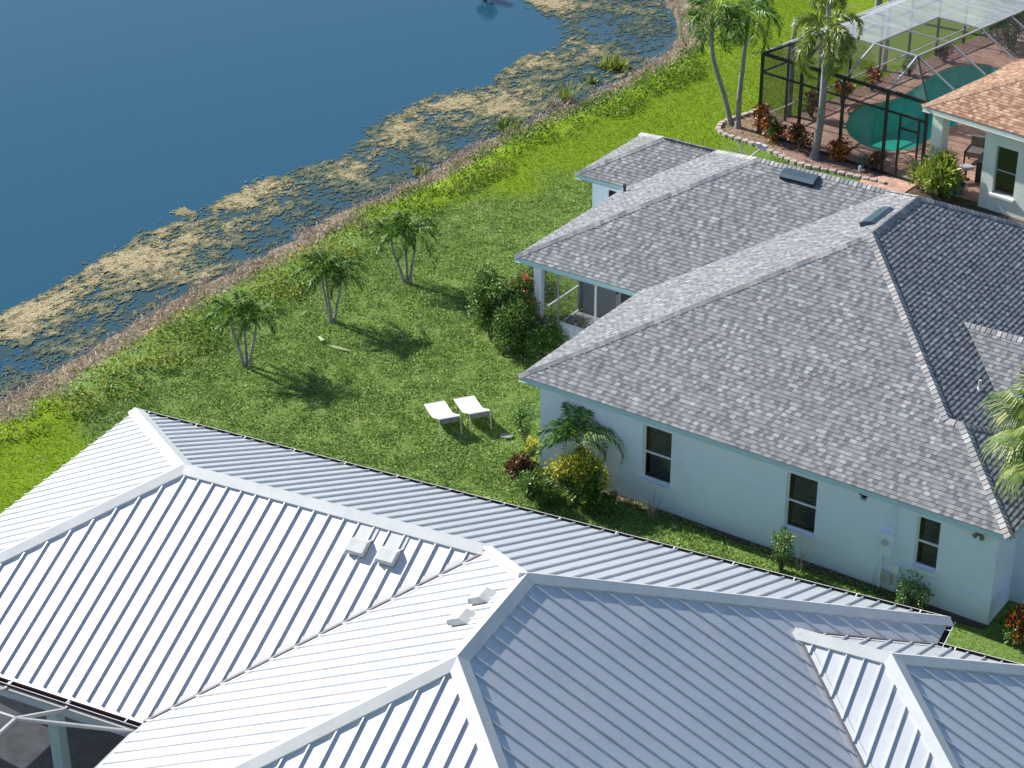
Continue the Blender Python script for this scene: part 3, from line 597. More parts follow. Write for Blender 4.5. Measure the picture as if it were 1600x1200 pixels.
# ---------------------------------------------------------------- shingle house
S, ZE = .4933, 2.75; W, L, D_, V1, A_, V2, B_, V3, OV = 12.7615, 13.1365, 2.218, 5.685, 4.068, 11.586, 5.896, 15.5, .39
HL, H3, VB = (V3-V1)/2, (V3-V2)/2, V3-W/2
def zf(h): return ZE+S*h
shouse = thing('shingle_house', 'pale aqua house with a grey shingle hip roof beside the lawn', 'house', BO, BA)
pF = Plane((0, 0), (0, 1), ZE, S, [(0, 0), (L, 0), (L-D_, D_), (W-D_, D_), (W/2, W/2)])
pW1 = Plane((0, 0), (1, 0), ZE, S, [(0, 0), (W/2, W/2), (W/2, VB), (HL, V1+HL), (0, V1)])
pRT = Plane((W, 0), (-1, 0), ZE, S, [(W/2, W/2), (W-D_, D_), (W, 2*D_), (W, V3), (W/2, VB)])
pWE = Plane((L, 0), (-1, 0), ZE, S, [(L, 0), (L, 2*D_), (L-D_, D_)])
pWB = Plane((0, 2*D_), (0, -1), ZE, S, [(W-D_, D_), (L-D_, D_), (L, 2*D_), (W, 2*D_)])
pLF = Plane((0, V1), (0, 1), ZE, S, [(-A_, V1), (0, V1), (HL, V1+HL), (-A_+HL, V1+HL)])
pW2 = Plane((-A_, 0), (1, 0), ZE, S, [(-A_, V1), (-A_+HL, V1+HL), (-A_+H3, V2+H3), (-A_, V2)])
pRF = Plane((0, V2), (0, 1), ZE, S, [(-B_, V2), (-A_, V2), (-A_+H3, V2+H3), (-B_+H3, V2+H3)])
pW3 = Plane((-B_, 0), (1, 0), ZE, S, [(-B_, V2), (-B_+H3, V2+H3), (-B_, V3)])
pBK = Plane((0, V3), (0, -1), ZE, S, [(-B_, V3), (-B_+H3, V2+H3), (-A_+H3, V2+H3), (-A_+HL, V1+HL), (HL, V1+HL), (W/2, VB), (W, V3)])
VG = 2.37; gp = W-(5.83-VG)
pG1 = Plane((0, VG), (0, 1), ZE+.004, S, [(gp, 5.83), (17.5, 5.83), (17.5, VG), (W, VG)])
pG2 = Plane((0, 9.29), (0, -1), ZE+.004, S, [(gp, 5.83), (17.5, 5.83), (17.5, 9.29), (W, 9.29)])
mb = MB()
for pl in (pF, pW1, pRT, pWE, pLF, pW2, pRF, pW3, pG1): shingle(mb, pl)
for pl in (pWB, pBK, pG2): shingle(mb, pl, row=.14, wmin=.2, wmax=.4)
roof = mb.build('roof', [M['shingle_dark'], M['shingle']], shouse)
mb = MB()
v3 = lambda u, v, h: Vector((u, v, zf(h)))
for P_, Q_, a, b in (((0, 0, 0), (W/2, W/2, W/2), pF, pW1), ((W/2, W/2, W/2), (W/2, VB, W/2), pW1, pRT), ((L-D_, D_, D_), (W-D_, D_, D_), pF, pWB), ((W-D_, D_, D_), (W/2, W/2, W/2), pF, pRT),
        ((L, 0, 0), (L-D_, D_, D_), pF, pWE), ((L, 2*D_, 0), (L-D_, D_, D_), pWE, pWB),
        ((-A_, V1, 0), (-A_+HL, V1+HL, HL), pLF, pW2), ((HL, V1+HL, HL), (-A_+HL, V1+HL, HL), pLF, pBK), ((-B_, V2, 0), (-B_+H3, V2+H3, H3), pRF, pW3),
        ((-A_+H3, V2+H3, H3), (-B_+H3, V2+H3, H3), pRF, pBK), ((-B_, V3, 0), (-B_+H3, V2+H3, H3), pW3, pBK), ((-A_+H3, V2+H3, H3), (-A_+HL, V1+HL, HL), pW2, pBK),
        ((HL, V1+HL, HL), (W/2, VB, W/2), pW1, pBK), ((W, V3, 0), (W/2, VB, W/2), pRT, pBK), ((17.5, 5.83, W-gp), (gp, 5.83, W-gp), pG1, pG2)):
    shingle_caps(mb, v3(*P_), v3(*Q_), a, b)
mb.build('ridge_cap', M['shingle_cap'], roof)
eo = [(0, 0), (L, 0), (L, 2*D_), (W, 2*D_), (W, V3), (-B_, V3), (-B_, V2), (-A_, V2), (-A_, V1), (0, V1)]
mb = MB()
for i in range(len(eo)):
    p, q = eo[i], eo[(i+1) % len(eo)]
    dx, dy = q[0]-p[0], q[1]-p[1]; ll = math.hypot(dx, dy); ux, uy = dx/ll, dy/ll; nx_, ny_ = -uy*.03, ux*.03
    mb.bar((p[0]+nx_+ux*.016, p[1]+ny_+uy*.016, ZE-.085), (q[0]+nx_-ux*.016, q[1]+ny_-uy*.016, ZE-.085), .03, .15)
mb.build('fascia', M['trim'], shouse)
mb = MB(); mb.face([(x, y, ZE-.15) for x, y in eo][::-1]); mb.build('soffit', M['stucco'], shouse)
ZT = ZE-.155
wins = [(3.45, 4.27, .75, 2.28), (7.44, 8.25, .75, 2.29), (10.79, 11.37, .93, 2.27)]
mb = MB(); R_ = L-OV
wall(mb, (OV, OV), (R_, OV), 0, ZT, [(a-OV, b-OV, c, d) for a, b, c, d in wins]+[(9.345-OV, 9.50-OV, 2.19, 2.31)])
wall(mb, (R_, OV), (R_, 1.62), 0, ZT, inward=(-1, 0, 0)); wall(mb, (R_, 1.62), (R_+.35, 1.62), 0, ZT); wall(mb, (R_+.35, 1.62), (R_+.35, 4.2), 0, ZT, inward=(-1, 0, 0))
wall(mb, (R_+.35, 4.2), (W-OV, 4.2), 0, ZT, inward=(0, -1, 0)); wall(mb, (W-OV, 4.2), (W-OV, V3-OV), 0, ZT, inward=(-1, 0, 0))
wall(mb, (W-OV, V3-OV), (-B_+OV, V3-OV), 0, ZT, inward=(0, -1, 0)); wall(mb, (-B_+OV, V3-OV), (-B_+OV, V2+OV), 0, ZT, inward=(1, 0, 0))
wall(mb, (-B_+OV, V2+OV), (-A_+OV, V2+OV), 0, ZT, [(.55, 1.25, 1.0, 2.32)], inward=(0, 1, 0)); wall(mb, (-A_+OV, V2+OV), (-A_+OV, 8.40), 0, ZT, inward=(1, 0, 0))
wall(mb, (OV, V1+OV), (OV, OV), 0, ZT, inward=(1, 0, 0))
mb.prism([(-A_+OV, V1+OV), (-A_+OV+.22, V1+OV), (-A_+OV+.22, V1+OV+.22), (-A_+OV, V1+OV+.22)], 0, ZT)
mb.prism([(-A_+OV+.22, V1+OV+.01), (OV, V1+OV+.01), (OV, V1+OV+.15), (-A_+OV+.22, V1+OV+.15)], 0, .82)
for x0, x1, y0, y1 in ((11.9, R_-.0, OV-.012, OV+.0), ):
    for zb in (.66, .76): mb.box(((11.95+R_)/2+.005, OV-.008, zb), (R_-11.95+.03, .024, .028))
for zb in (.66, .76): mb.box((R_+.008, (OV+1.62)/2, zb), (.024, 1.62-OV-.02, .028)); mb.box((R_+.35+.008, 2.9, zb), (.024, 2.5, .028))
mb.build('wall', M['stucco'], shouse)
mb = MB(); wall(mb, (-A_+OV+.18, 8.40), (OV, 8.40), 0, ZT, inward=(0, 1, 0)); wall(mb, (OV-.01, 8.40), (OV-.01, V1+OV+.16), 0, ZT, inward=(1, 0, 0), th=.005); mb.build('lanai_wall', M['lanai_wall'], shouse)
mb = MB(); mb.box((-1.66, (V1+OV+8.4)/2, .03), (4.0, 2.15, .06)); mb.build('lanai_floor', M['concrete'], shouse)
d = MB(); d.box((-1.9, 8.375, 1.1), (.85, .04, 2.1)); dd = d.build('door', M['offwhite'], shouse)
d = MB(); d.box((-1.9, 8.35, 1.25), (.5, .02, 1.5)); d.build('pane', M['glass_dark'], dd)
d = MB(); d.lathe((-2.27, 8.32, 1.0), [(0, 0), (.04, .01), (.04, .06), (0, .07)], 8); d.build('handle', M['black'], dd)
d = MB(); d.box((-2.5, 8.34, 1.95), (.10, .10, .2)); d.build('wall_lamp', M['black'], shouse)
lf = MB(); fx = -A_+OV+.03
for z in (.045, .86, ZT-.05): lf.bar((fx, V1+OV+.22, z), (fx, 8.40, z), .05, .045)
for z in (.855, ZT-.03): lf.bar((-A_+OV+.22, V1+OV+.05, z), (OV, V1+OV+.05, z), .06, .05)
for u_ in (-1.62,): lf.bar((u_, V1+OV+.05, .83), (u_, V1+OV+.05, ZT), .05, .05)
for v_ in (7.3, 8.38): lf.bar((fx, v_, 0), (fx, v_, ZT), .04, .04)
lf.build('screen_frame', M['white'], shouse)
ls = MB(); y = V1+OV+.05; ls.face([(-A_+OV+.22, y, .86), (OV, y, .86), (OV, y, ZT), (-A_+OV+.22, y, ZT)]); ls.face([(fx, V1+OV+.22, .05), (fx, 8.38, .05), (fx, 8.38, ZT), (fx, V1+OV+.22, ZT)])
ls.build('screen', M['screen_dark'], shouse)
for a, b, c, d in wins: window(shouse, (a, OV), (1, 0), (0, 1), b-a, c, d, blind=(.08 if d != 2.27 else True))
window(shouse, (-5.506+.55, V2+OV), (1, 0), (0, 1), .7, 1.0, 2.32, frame='bronze')
mb = MB(); mb.box((9.42, OV+.12, 2.25), (.3, .02, .25)); mb.box((9.42, OV-.005, 2.335), (.22, .03, .03)); mb.build('wall_vent', M['black'], shouse)
mb = MB()                                       # electric service on the wall
mb.box((10.135, OV-.05, 1.27), (.31, .10, .60)); mb.box((10.135, OV-.06, 1.585), (.33, .13, .03)); mb.box((10.135, OV-.104, 1.15), (.27, .012, .28))
mb.build('meter_box', M['stucco'], shouse)
mb = MB(); mb.tube([(10.11, OV-.10, 1.35), (10.11, OV-.16, 1.35), (10.11, OV-.19, 1.35)], [.085, .08, .06], 14); mb.build('meter', M['vent_grey'], shouse)
for pp, rr in (([(10.27, OV-.035, 1.58), (10.27, OV-.035, ZT)], .022), ([(10.03, OV-.04, .0), (10.03, OV-.04, .97)], .028), ([(9.86, OV-.02, 0), (9.86, OV-.02, .55), (9.9, OV-.02, .62)], .012)):
    mb = MB(); mb.tube(pp, rr, 8); mb.build('conduit', M['stucco'], shouse)
mb = MB(); mb.box((10.42, OV-.05, .70), (.17, .10, .19)); mb.box((10.42, OV-.055, .80), (.18, .115, .02)); mb.tube([(10.44, OV-.03, .62), (10.44, OV-.03, .3)], .012, 6); mb.build('junction_box', M['white'], shouse)
mb = MB()
for rr in (.13, .105, .08): mb.tube([(10.2+rr*math.cos(a)*.95, OV-.06-rr*.15, .36+rr*1.15*math.sin(a)) for a in np.linspace(0, 6.283, 21)], .013, 6)
mb.box((10.2, OV-.03, .38), (.26, .05, .30)); mb.build('hose_reel', M['vent_grey'], shouse)
mb = MB()
for k in (-1, 1): mb.tube([(12.33, OV-.03, 2.42), (12.33+k*.05, OV-.10, 2.38), (12.33+k*.10, OV-.19, 2.33)], [.03, .04, .062], 10)
mb.lathe((12.33, OV-.05, 2.36), [(0, .05), (.05, .03), (.055, -.02), (0, -.06)], 10); mb.build('flood_light', M['grey_cloth'], shouse)
def ridge_vent(o, e, up, n, ln, wd, h, name, parent, m):
    mb = MB(); o = Vector(o); prof = [(0, 0), (-.02, h), (wd*.25, h*1.12), (wd*.75, h*.8), (wd, .01)]
    A = [o+up*a+n*b for a, b in prof]; Bq = [x+e*ln for x in A]; mb.v += [tuple(x) for x in A+Bq]; k = len(prof)
    for i in range(k-1): mb.f.append((i, i+1, k+i+1, k+i)); mb.m.append(0)
    mb.f.append(tuple(range(k))[::-1]); mb.f.append(tuple(range(k, 2*k))); mb.m += [0, 0]
    mb.box(o+e*ln/2-up*.005+n*(h*.35), (ln*1.0, .02, h*.5), ax=(e, up, n), mi=1)
    return mb.build(name, m, parent)
ridge_vent(pLF.lift((1.80, 10.16)), Vector((1, 0, 0)), pLF.up, pLF.n, 1.05, .44, .13, 'roof_vent', roof, [M['vent_dark'], M['black']])
ridge_vent(pW1.lift((5.66, 7.30)), Vector((0, 1, 0)), pW1.up, pW1.n, 1.12, .44, .13, 'roof_vent', roof, [M['vent_dark'], M['black']])
mb = MB(); c = pW2.lift((-3.68, 10.89)); mb.tube([c, c+Vector((0, 0, .2))], .045, 10); mb.tube([c+Vector((0, 0, .2)), c+Vector((0, 0, .26))], .055, 10); mb.lathe(c, [(.11, 0), (.05, .04)], 10); mb.build('vent_pipe', M['vent_dark'], roof)
mb = MB(); c = pRT.lift((10.54, 3.99)); mb.tube([c, c+Vector((0, 0, .24))], .035, 10); mb.lathe(c, [(.10, 0), (.045, .05)], 10); mb.build('vent_pipe', M['vent_grey'], roof)
# dish on the far side of the roof
mb = MB(); c = Vector((-.45, 12.3, 4.22)); mb.tube([c-Vector((0, 0, .6)), c, c+Vector((-.33, .1, .5))], .026, 8); mb.tube([c, c+Vector((.50, .05, .50))], .024, 8)
mb.lathe(c, [(0, -.06), (.13, -.03), (.15, .06), (0, .12)], 12); mb.box(c+Vector((.54, .05, .54)), (.22, .14, .12)); mb.box(c+Vector((.40, .0, .60)), (.14, .12, .10))
ds = mb.build('dish_mount', M['vent_grey'], shouse)

# ---------------------------------------------------------------- metal roofed house (local y = -w)
SA, ZA = .4842, 2.748; LA, C_, D1, WA, W1_, W2_, LB = 20.305, 7.2263, 10.07, 15.9467, .9595, 5.5636, 22.2515
HB, HW = (LA-C_)/2, (W2_-W1_)/2
mhouse = thing('metal_roof_house', 'near house with a white ribbed metal hip roof', 'house', AO, AA)
q_ = lambda *pts: [(u, -w_) for u, w_ in pts]
xa = C_+HB
pN = Plane((0, 0), (0, -1), ZA, SA, q_((0, 0), (D1/2, D1/2), (C_+D1/2, D1/2), (xa, HB), (LA, 0)))
pLL = Plane((0, 0), (1, 0), ZA, SA, q_((0, 0), (D1/2, D1/2), (0, D1)))
pS1 = Plane((0, -D1), (0, 1), ZA, SA, q_((0, D1), (D1/2, D1/2), (C_+D1/2, D1/2), (C_, D1)))
pL = Plane((C_, 0), (1, 0), ZA, SA, q_((C_, D1), (C_+D1/2, D1/2), (xa, HB), (xa, WA-HB), (C_, WA)))
pS2 = Plane((0, -WA), (0, 1), ZA, SA, q_((C_, WA), (xa, WA-HB), (LA, WA)))
pR = Plane((LA, 0), (-1, 0), ZA, SA, q_((LA, 0), (xa, HB), (xa, WA-HB), (LA, WA), (LA, W2_), (LA-HW, W1_+HW), (LA, W1_)))
pWb = Plane((0, -W1_), (0, -1), ZA, SA, q_((LA-HW, W1_+HW), (LA, W1_), (LB, W1_), (LB-HW, W1_+HW)))
pWf = Plane((0, -W2_), (0, 1), ZA, SA, q_((LA-HW, W1_+HW), (LB-HW, W1_+HW), (LB+1.3, W2_+1.3), (LA+.2, W2_+.2)))
pWe = Plane((LB, 0), (-1, 0), ZA, SA, q_((LB, W1_), (LB-HW, W1_+HW), (LB+1.3, W2_+1.3), (LB+1.3, W1_)))
mb = MB(); SP = .35
for pl, ph in ((pN, .25), (pLL, .2), (pS1, .44), (pL, .1), (pS2, .3), (pR, .35), (pWb, .3), (pWf, .12), (pWe, .2)):
    ph0 = (pl.o*0).x; metal_sheet(mb, pl, SP, ph, foot=.07 if pl in (pS1, pWf, pL) else 0)
mroof = mb.build('roof', M['metal'], mhouse)
m3 = lambda u, w_, h: Vector((u, -w_, ZA+SA*h))
for P_, Q_, a, b in (((0, 0, 0), (D1/2, D1/2, D1/2), pN, pLL), ((0, D1, 0), (D1/2, D1/2, D1/2), pLL, pS1), ((D1/2, D1/2, D1/2), (C_+D1/2, D1/2, D1/2), pN, pS1),
        ((C_+D1/2, D1/2, D1/2), (xa, HB, HB), pN, pL), ((xa, HB, HB), (xa, WA-HB, HB), pL, pR), ((LA, 0, 0), (xa, HB, HB), pN, pR), ((C_, WA, 0), (xa, WA-HB, HB), pL, pS2), ((LA, WA, 0), (xa, WA-HB, HB), pS2, pR),
        ((LA-HW, W1_+HW, HW), (LB-HW, W1_+HW, HW), pWb, pWf), ((LB, W1_, 0), (LB-HW, W1_+HW, HW), pWb, pWe), ((LB+1.3, W2_+1.3, -1.3), (LB-HW, W1_+HW, HW), pWf, pWe)):
    metal_cap(m3(*P_), m3(*Q_), a, b).build('ridge_cap', M['metal_cap'], mroof)
def valley(P, Q, p1, p2, wd=.16, lift=.012):
    P, Q = Vector(P), Vector(Q); t, d1, d2 = cap_dirs(P, Q, p1, p2); mb = MB(); mb.face([P+p1.n*lift+d1*.0, Q+p1.n*lift, Q+d1*wd+p1.n*lift, P+d1*wd+p1.n*lift]); mb.face([Q+p1.n*lift, P+p1.n*lift, P+d2*wd+p2.n*lift, Q+d2*wd+p2.n*lift])
    mb.bar(P+Vector((0, 0, .035)), Q+Vector((0, 0, .035)), .05, .03, mi=1)
    return mb.build('valley_flashing', [M['metal_cap'], M['valley']], mroof)
valley(m3(C_, D1, 0), m3(C_+D1/2, D1/2, D1/2), pS1, pL); valley(m3(LA, W1_, 0), m3(LA-HW, W1_+HW, HW), pR, pWb); valley(m3(LA, W2_, 0), m3(LA-HW, W1_+HW, HW), pR, pWf)
def gutter(pts, parent, inward):
    mb = MB(); straps = []
    for (p, q), n in zip(zip(pts, pts[1:]), inward):
        p, q, n = Vector((*p, 0)), Vector((*q, 0)), Vector((*n, 0)); t = (q-p).normalized(); L_ = (q-p).length
        prof = [(0.0, -.015), (0.0, -.10), (-.11, -.10), (-.13, -.005), (-.118, -.005), (-.10, -.09), (-.012, -.09), (-.012, -.015)]
        A = [p+n*a+Vector((0, 0, ZA+b)) for a, b in prof]; Bq = [x+t*L_ for x in A]; base = len(mb.v); mb.v += [tuple(x) for x in A+Bq]; k = len(prof)
        for i in range(k): mb.f.append((base+i, base+(i+1) % k, base+k+(i+1) % k, base+k+i)); mb.m.append(0 if i != 3 else 1)
        s_ = .35
        while s_ < L_: st = MB(); straps.append(st); st.bar(p+t*s_+n*.0+Vector((0, 0, ZA+.0)), p+t*s_-n*.12+Vector((0, 0, ZA+.0)), .022, .012); s_ += .69*2
    g = mb.build('gutter', [M['gutter'], M['white']], parent); [x.build('gutter_strap', M['white'], g) for x in straps]
gutter([(0, 0), (LA, 0)], mroof, [(0, -1)]); gutter([(LA, .0), (LA, -W1_)], mroof, [(-1, 0)]); gutter([(LA+.02, -W1_), (LB, -W1_)], mroof, [(0, -1)]); gutter([(C_, -D1), (0, -D1)], mroof, [(0, 1)])
mb = MB(); eoA = q_((0, 0), (LA, 0), (LA, W1_), (LB, W1_), (LB, W2_), (LA, W2_), (LA, WA), (C_, WA), (C_, D1), (0, D1))
mb.face([(x, y, ZA-.12) for x, y in eoA]); mb.build('soffit', M['white'], mhouse)
mb = MB(); fa = eoA
for i in range(len(fa)):
    p, q = fa[i], fa[(i+1) % len(fa)]; dx, dy = q[0]-p[0], q[1]-p[1]; ll = math.hypot(dx, dy); ux, uy = dx/ll, dy/ll; nx_, ny_ = uy*.03, -ux*.03
    mb.bar((p[0]+nx_+ux*.016, p[1]+ny_+uy*.016, ZA-.07), (q[0]+nx_-ux*.016, q[1]+ny_-uy*.016, ZA-.07), .02, .12)
mb.build('fascia', M['offwhite'], mhouse)
mb = MB(); wl = q_((.5, .5), (LA-.5, .5), (LA-.5, W1_+.5), (LB-.5, W1_+.5), (LB-.5, W2_-.5), (LA-.5, W2_-.5), (LA-.5, WA-.5), (C_+.5, WA-.5), (C_+.5, D1-2.2), (.5, D1-2.2))
for i in range(len(wl)):
    p, q = wl[i], wl[(i+1) % len(wl)]; mb.face([(*p, 0), (*q, 0), (*q, ZA-.125), (*p, ZA-.125)])
mb.build('wall', M['stucco'], mhouse)
for u_ in (1.2, 4.4, 6.9): mb = MB(); mb.prism(q_((u_, D1-.75), (u_+.25, D1-.75), (u_+.25, D1-.5), (u_, D1-.5)), 0, ZA-.125); mb.build('column', M['trim'], mhouse)
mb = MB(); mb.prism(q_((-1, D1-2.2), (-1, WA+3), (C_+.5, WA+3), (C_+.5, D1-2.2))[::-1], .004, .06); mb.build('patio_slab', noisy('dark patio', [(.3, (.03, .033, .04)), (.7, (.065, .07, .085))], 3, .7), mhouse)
def hood(u_, w_, pl, sz=.38, label=None):
    """box vent lying on plane pl, open end down slope"""
    o = pl.lift((u_, -w_)); e, up, n = pl.e, pl.up, pl.n; mb = MB(); h = .16
    prof = [(0, .03), (0, h), (.26, h), (.42, .02)]
    wd = sz; A = [o+e*-wd/2+up*a+n*b for a, b in prof]; Bq = [x+e*wd for x in A]; mb.v += [tuple(x) for x in A+Bq]; k = 4
    for i in range(3): mb.f.append((i, k+i, k+i+1, i+1)); mb.m.append(0)
    mb.f.append((3, 2, 1, 0)); mb.f.append((4, 5, 6, 7)); mb.m += [0, 0]
    mb.box(o+up*-.005+n*.09, (wd+.02, .012, .10), ax=(e, up, n)); mb.box(o+up*.58+n*.012, (wd+.04, .34, .012), ax=(e, up, n), mi=1)
    mb.box(o+up*.2+n*.02, (wd-.04, .3, .04), ax=(e, up, n), mi=0)
    return mb.build('roof_vent', [M['vent_grey'], M['metal_cap']], mroof)
hood(9.62, 5.86, pS1); hood(10.31, 5.88, pS1); hood(12.98, 7.18, pL, .36); hood(12.93, 7.92, pL, .36)
# screen enclosure on the metal-roofed house
pc = thing('patio_cage', 'white framed patio cage with dark screens at bottom left corner', 'patio cage', AO, AA)
mb = MB(); zq = 3.3; zb = 2.62; m_ = lambda u, w_, z: (u, -w_, z)
Q0 = m_(5.42, 11.56, zq); fr = [(m_(-1.0, D1+.16, zb), m_(7.12, D1+.16, zb)), (m_(7.12, D1+.16, zb), m_(7.12, 17.5, zb)), (m_(4.05, D1+.16, zb), m_(3.9, 11.56, zq)), (m_(5.52, D1+.16, zb), Q0), (m_(7.12, D1+.16, zb), Q0),
    (Q0, m_(5.42, 17.0, zq)), (m_(-1, 11.56, zq), Q0), (m_(2.4, D1+.16, zb), m_(2.4, 11.56, zq)), (m_(5.42, 13.6, zq), m_(7.12, 13.6, zb)), (m_(3.9, 11.56, zq), m_(3.9, 17, zq)), (m_(-1, 13.6, zq), m_(5.42, 13.6, zq))]
for p, q in fr: mb.bar(p, q, .05, .07)
for u_, w_ in ((7.12, D1+.2), (7.12, 13.6)): mb.bar(m_(u_, w_, 0), m_(u_, w_, zb), .05, .05)
for u_ in (4.05, 5.52): mb.bar(m_(u_, D1-.06, ZA-.02), m_(u_, D1+.18, zb+.05), .05, .03)
mb.build('frame', M['cage_white'], pc)
mb = MB(); e = .02
mb.face([m_(-1, D1+.16, zb+e), m_(7.12, D1+.16, zb+e), m_(5.42, 11.56, zq+e), m_(-1, 11.56, zq+e)]); mb.face([m_(7.12, D1+.16, zb+e), m_(7.12, 17, zb+e), m_(5.42, 17, zq+e), m_(5.42, 11.56, zq+e)]); mb.face([m_(-1, 11.56, zq+e), m_(5.42, 11.56, zq+e), m_(5.42, 17, zq+e), m_(-1, 17, zq+e)])
mb.build('screen', M['screen_dark'], pc)

# ---------------------------------------------------------------- tan roofed house
thouse = thing('tan_roof_house', 'cream stucco house with tan shingle roof next to the pool', 'house', (CO.x, CO.y, 0), CA)
ZC, SC = 3.0, .42; DC = 14
tF = Plane((0, 0), (0, 1), ZC, SC, [(0, 0), (16, 0), (16-DC/2, DC/2), (DC/2, DC/2)])
tL = Plane((0, 0), (1, 0), ZC, SC, [(0, 0), (DC/2, DC/2), (0, DC)])
tB = Plane((0, DC), (0, -1), ZC, SC, [(0, DC), (DC/2, DC/2), (16-DC/2, DC/2), (16, DC)])
mb = MB(); shingle(mb, tF, .13); shingle(mb, tL, .13); mb.face([p-Vector((0, 0, .01)) for p in tB.p3])
troof = mb.build('roof', [M['tan_shingle'], M['tan_shingle']], thouse)
mb = MB(); shingle_caps(mb, tF.lift((0, 0)), tF.lift((DC/2, DC/2)), tF, tL, .14, .15); shingle_caps(mb, tF.lift((16-DC/2, DC/2)), tF.lift((DC/2, DC/2)), tF, tB, .14, .15); mb.build('ridge_cap', M['tan_cap'], troof)
mb = MB(); mb.bar((.016, .03, ZC-.10), (16, .03, ZC-.10), .03, .18); mb.bar((.03, .05, ZC-.10), (.03, DC, ZC-.10), .03, .18); mb.build('fascia', M['offwhite'], thouse)
mb = MB(); mb.face([(0, 0, ZC-.19), (0, DC, ZC-.19), (16, DC, ZC-.19), (16, 0, ZC-.19)]); mb.build('soffit', M['offwhite'], thouse)
mb = MB(); T_ = ZC-.195
wall(mb, (2.26, .35), (14, .35), 0, T_, [(.45, 1.25, .63, 2.27)]); wall(mb, (2.26, 5.5), (2.26, .35), 0, T_, inward=(1, 0, 0)); wall(mb, (.35, 5.5), (2.26, 5.5), 0, T_, inward=(0, 1, 0))
wall(mb, (.35, 12), (.35, 5.5), 0, T_, inward=(1, 0, 0)); mb.build('wall', M['stucco_c'], thouse)
mb = MB(); mb.prism([(.26, .30), (.66, .30), (.66, .72), (.26, .72)], 0, T_); mb.box((1.46, .46, T_-.09), (1.6, .22, .18)); mb.build('column', M['stucco_c'], thouse)
window(thouse, (2.71, .35), (1, 0), (0, 1), .8, .63, 2.27, blind=False, frame='frame_grey', dark=True)

# pool deck, pool and cage ---------------------------------------------------
POOL = [(-5.88, 4.27), (-5.43, 3.74), (-5.02, 3.0), (-4.35, 2.33), (-3.6, 1.98), (-3.0, 1.91), (-2.34, 2.25), (-2.06, 3.05), (-2.1, 4.28), (-2.2, 5.79), (-2.3, 6.6), (-2.45, 8.0), (-2.8, 10.0), (-3.6, 11.3), (-4.7, 11.9), (-5.5, 11.2), (-5.75, 10.0), (-5.5, 8.4), (-5.3, 7.0), (-5.36, 6.0), (-5.63, 5.38), (-5.92, 4.8)]
def smooth_loop(pts, n=4):
    out = []; N = len(pts)
    for i in range(N):
        p0, p1, p2, p3 = (Vector(pts[(i+k) % N]) for k in (-1, 0, 1, 2))
        for j in range(n):
            t = j/n; out.append(tuple(.5*((2*p1)+(p2-p0)*t+(2*p0-5*p1+4*p2-p3)*t*t+(3*p1-p0-3*p2+p3)*t**3)))
    return out
PL = smooth_loop(POOL)
def with_hole(outer, hole, z, name, m, parent, kind=None):
    bm = bmesh.new(); ed = []
    for lp in (outer, hole):
        vs = [bm.verts.new((x, y, z)) for x, y in lp]; ed += [bm.edges.new((vs[i], vs[(i+1) % len(vs)])) for i in range(len(vs))]
    bmesh.ops.triangle_fill(bm, use_beauty=True, use_dissolve=False, edges=ed)
    for f in bm.faces:
        if f.normal.z < 0: f.normal_flip()
    me = bpy.data.meshes.new(name); bm.to_mesh(me); bm.free(); me.materials.append(m); return link(bpy.data.objects.new(name, me), parent, kind)
outer = [(-6.87, .38), (0.2, .38), (2.26, .55), (2.26, 5.5), (.35, 5.5), (.35, 20), (-5.2, 20), (-6.1, 12), (-6.2, 8), (-6.25, 5.6), (-6.25, 4.6), (-6.1, 2.8), (-6.87, 2.2)]
dk = with_hole(outer, PL, .03, 'pool_deck', M['paver'], None, 'structure'); dk.location = (CO.x, CO.y, 0); dk.rotation_euler = (0, 0, CA)
mb = MB(); mb.prism([(-6.95, 2.0), (-5.7, 2.0), (-5.7, 4.4), (-5.9, 8), (-5.8, 12), (-5, 19), (-6.95, 19)], -.01, .018, bottom=False); o = mb.build('planting_bed', M['mulch'], None, kind='structure'); o.location = (CO.x, CO.y, 0); o.rotation_euler = (0, 0, CA)
mb = MB(); pw = [(-1.45, -.95), (-.55, -1.1), (-.1, -.3), (-.2, .38), (-1.3, .38)]; mb.prism([(-1.75, -.62), (-.65, -1.35), (-.05, -.55), (-.15, .36), (-1.35, .36)], .0, .045); o = mb.build('garden_path', M['paver'], None, kind='structure'); o.location = (CO.x, CO.y, 0); o.rotation_euler = (0, 0, CA)
pool = thing('swimming_pool', 'free form pool with teal water and a pale green bench', 'pool', (CO.x, CO.y, 0), CA)
mb = MB(); n = len(PL)
for i in range(n):
    j = (i+1) % n; mb.face([(*PL[i], .028), (*PL[j], .028), (*PL[j], -1.3), (*PL[i], -1.3)])
mb.v += [(x, y, -1.3) for x, y in PL]; mb.f.append(tuple(range(len(mb.v)-n, len(mb.v)))); mb.m.append(0); mb.build('basin', M['pool_deep'], pool)
mb = MB(); cx, cy, rr = -2.85, 3.35, 1.05
bp = [(cx+rr*math.cos(a), cy+rr*math.sin(a)) for a in np.linspace(0, 2*math.pi, 32, endpoint=False)]; mb.prism(bp, -1.28, -.42, bottom=False); mb.build('bench', M['pool_shelf'], pool)
mb = MB(); mb.v += [(x, y, -.07) for x, y in PL]; mb.f.append(tuple(range(n))); mb.m.append(0); mb.build('water', M['pool_water'], pool)
mb = MB(); cen_ = Vector((sum(p[0] for p in PL)/n, sum(p[1] for p in PL)/n))
nrm = []
for i in range(n):
    t = (Vector(PL[(i+1) % n])-Vector(PL[i-1])).normalized(); nv = Vector((t.y, -t.x)); nrm.append(nv)
sgn = 1 if sum((Vector(PL[i])-cen_).dot(nrm[i]) for i in range(n)) > 0 else -1
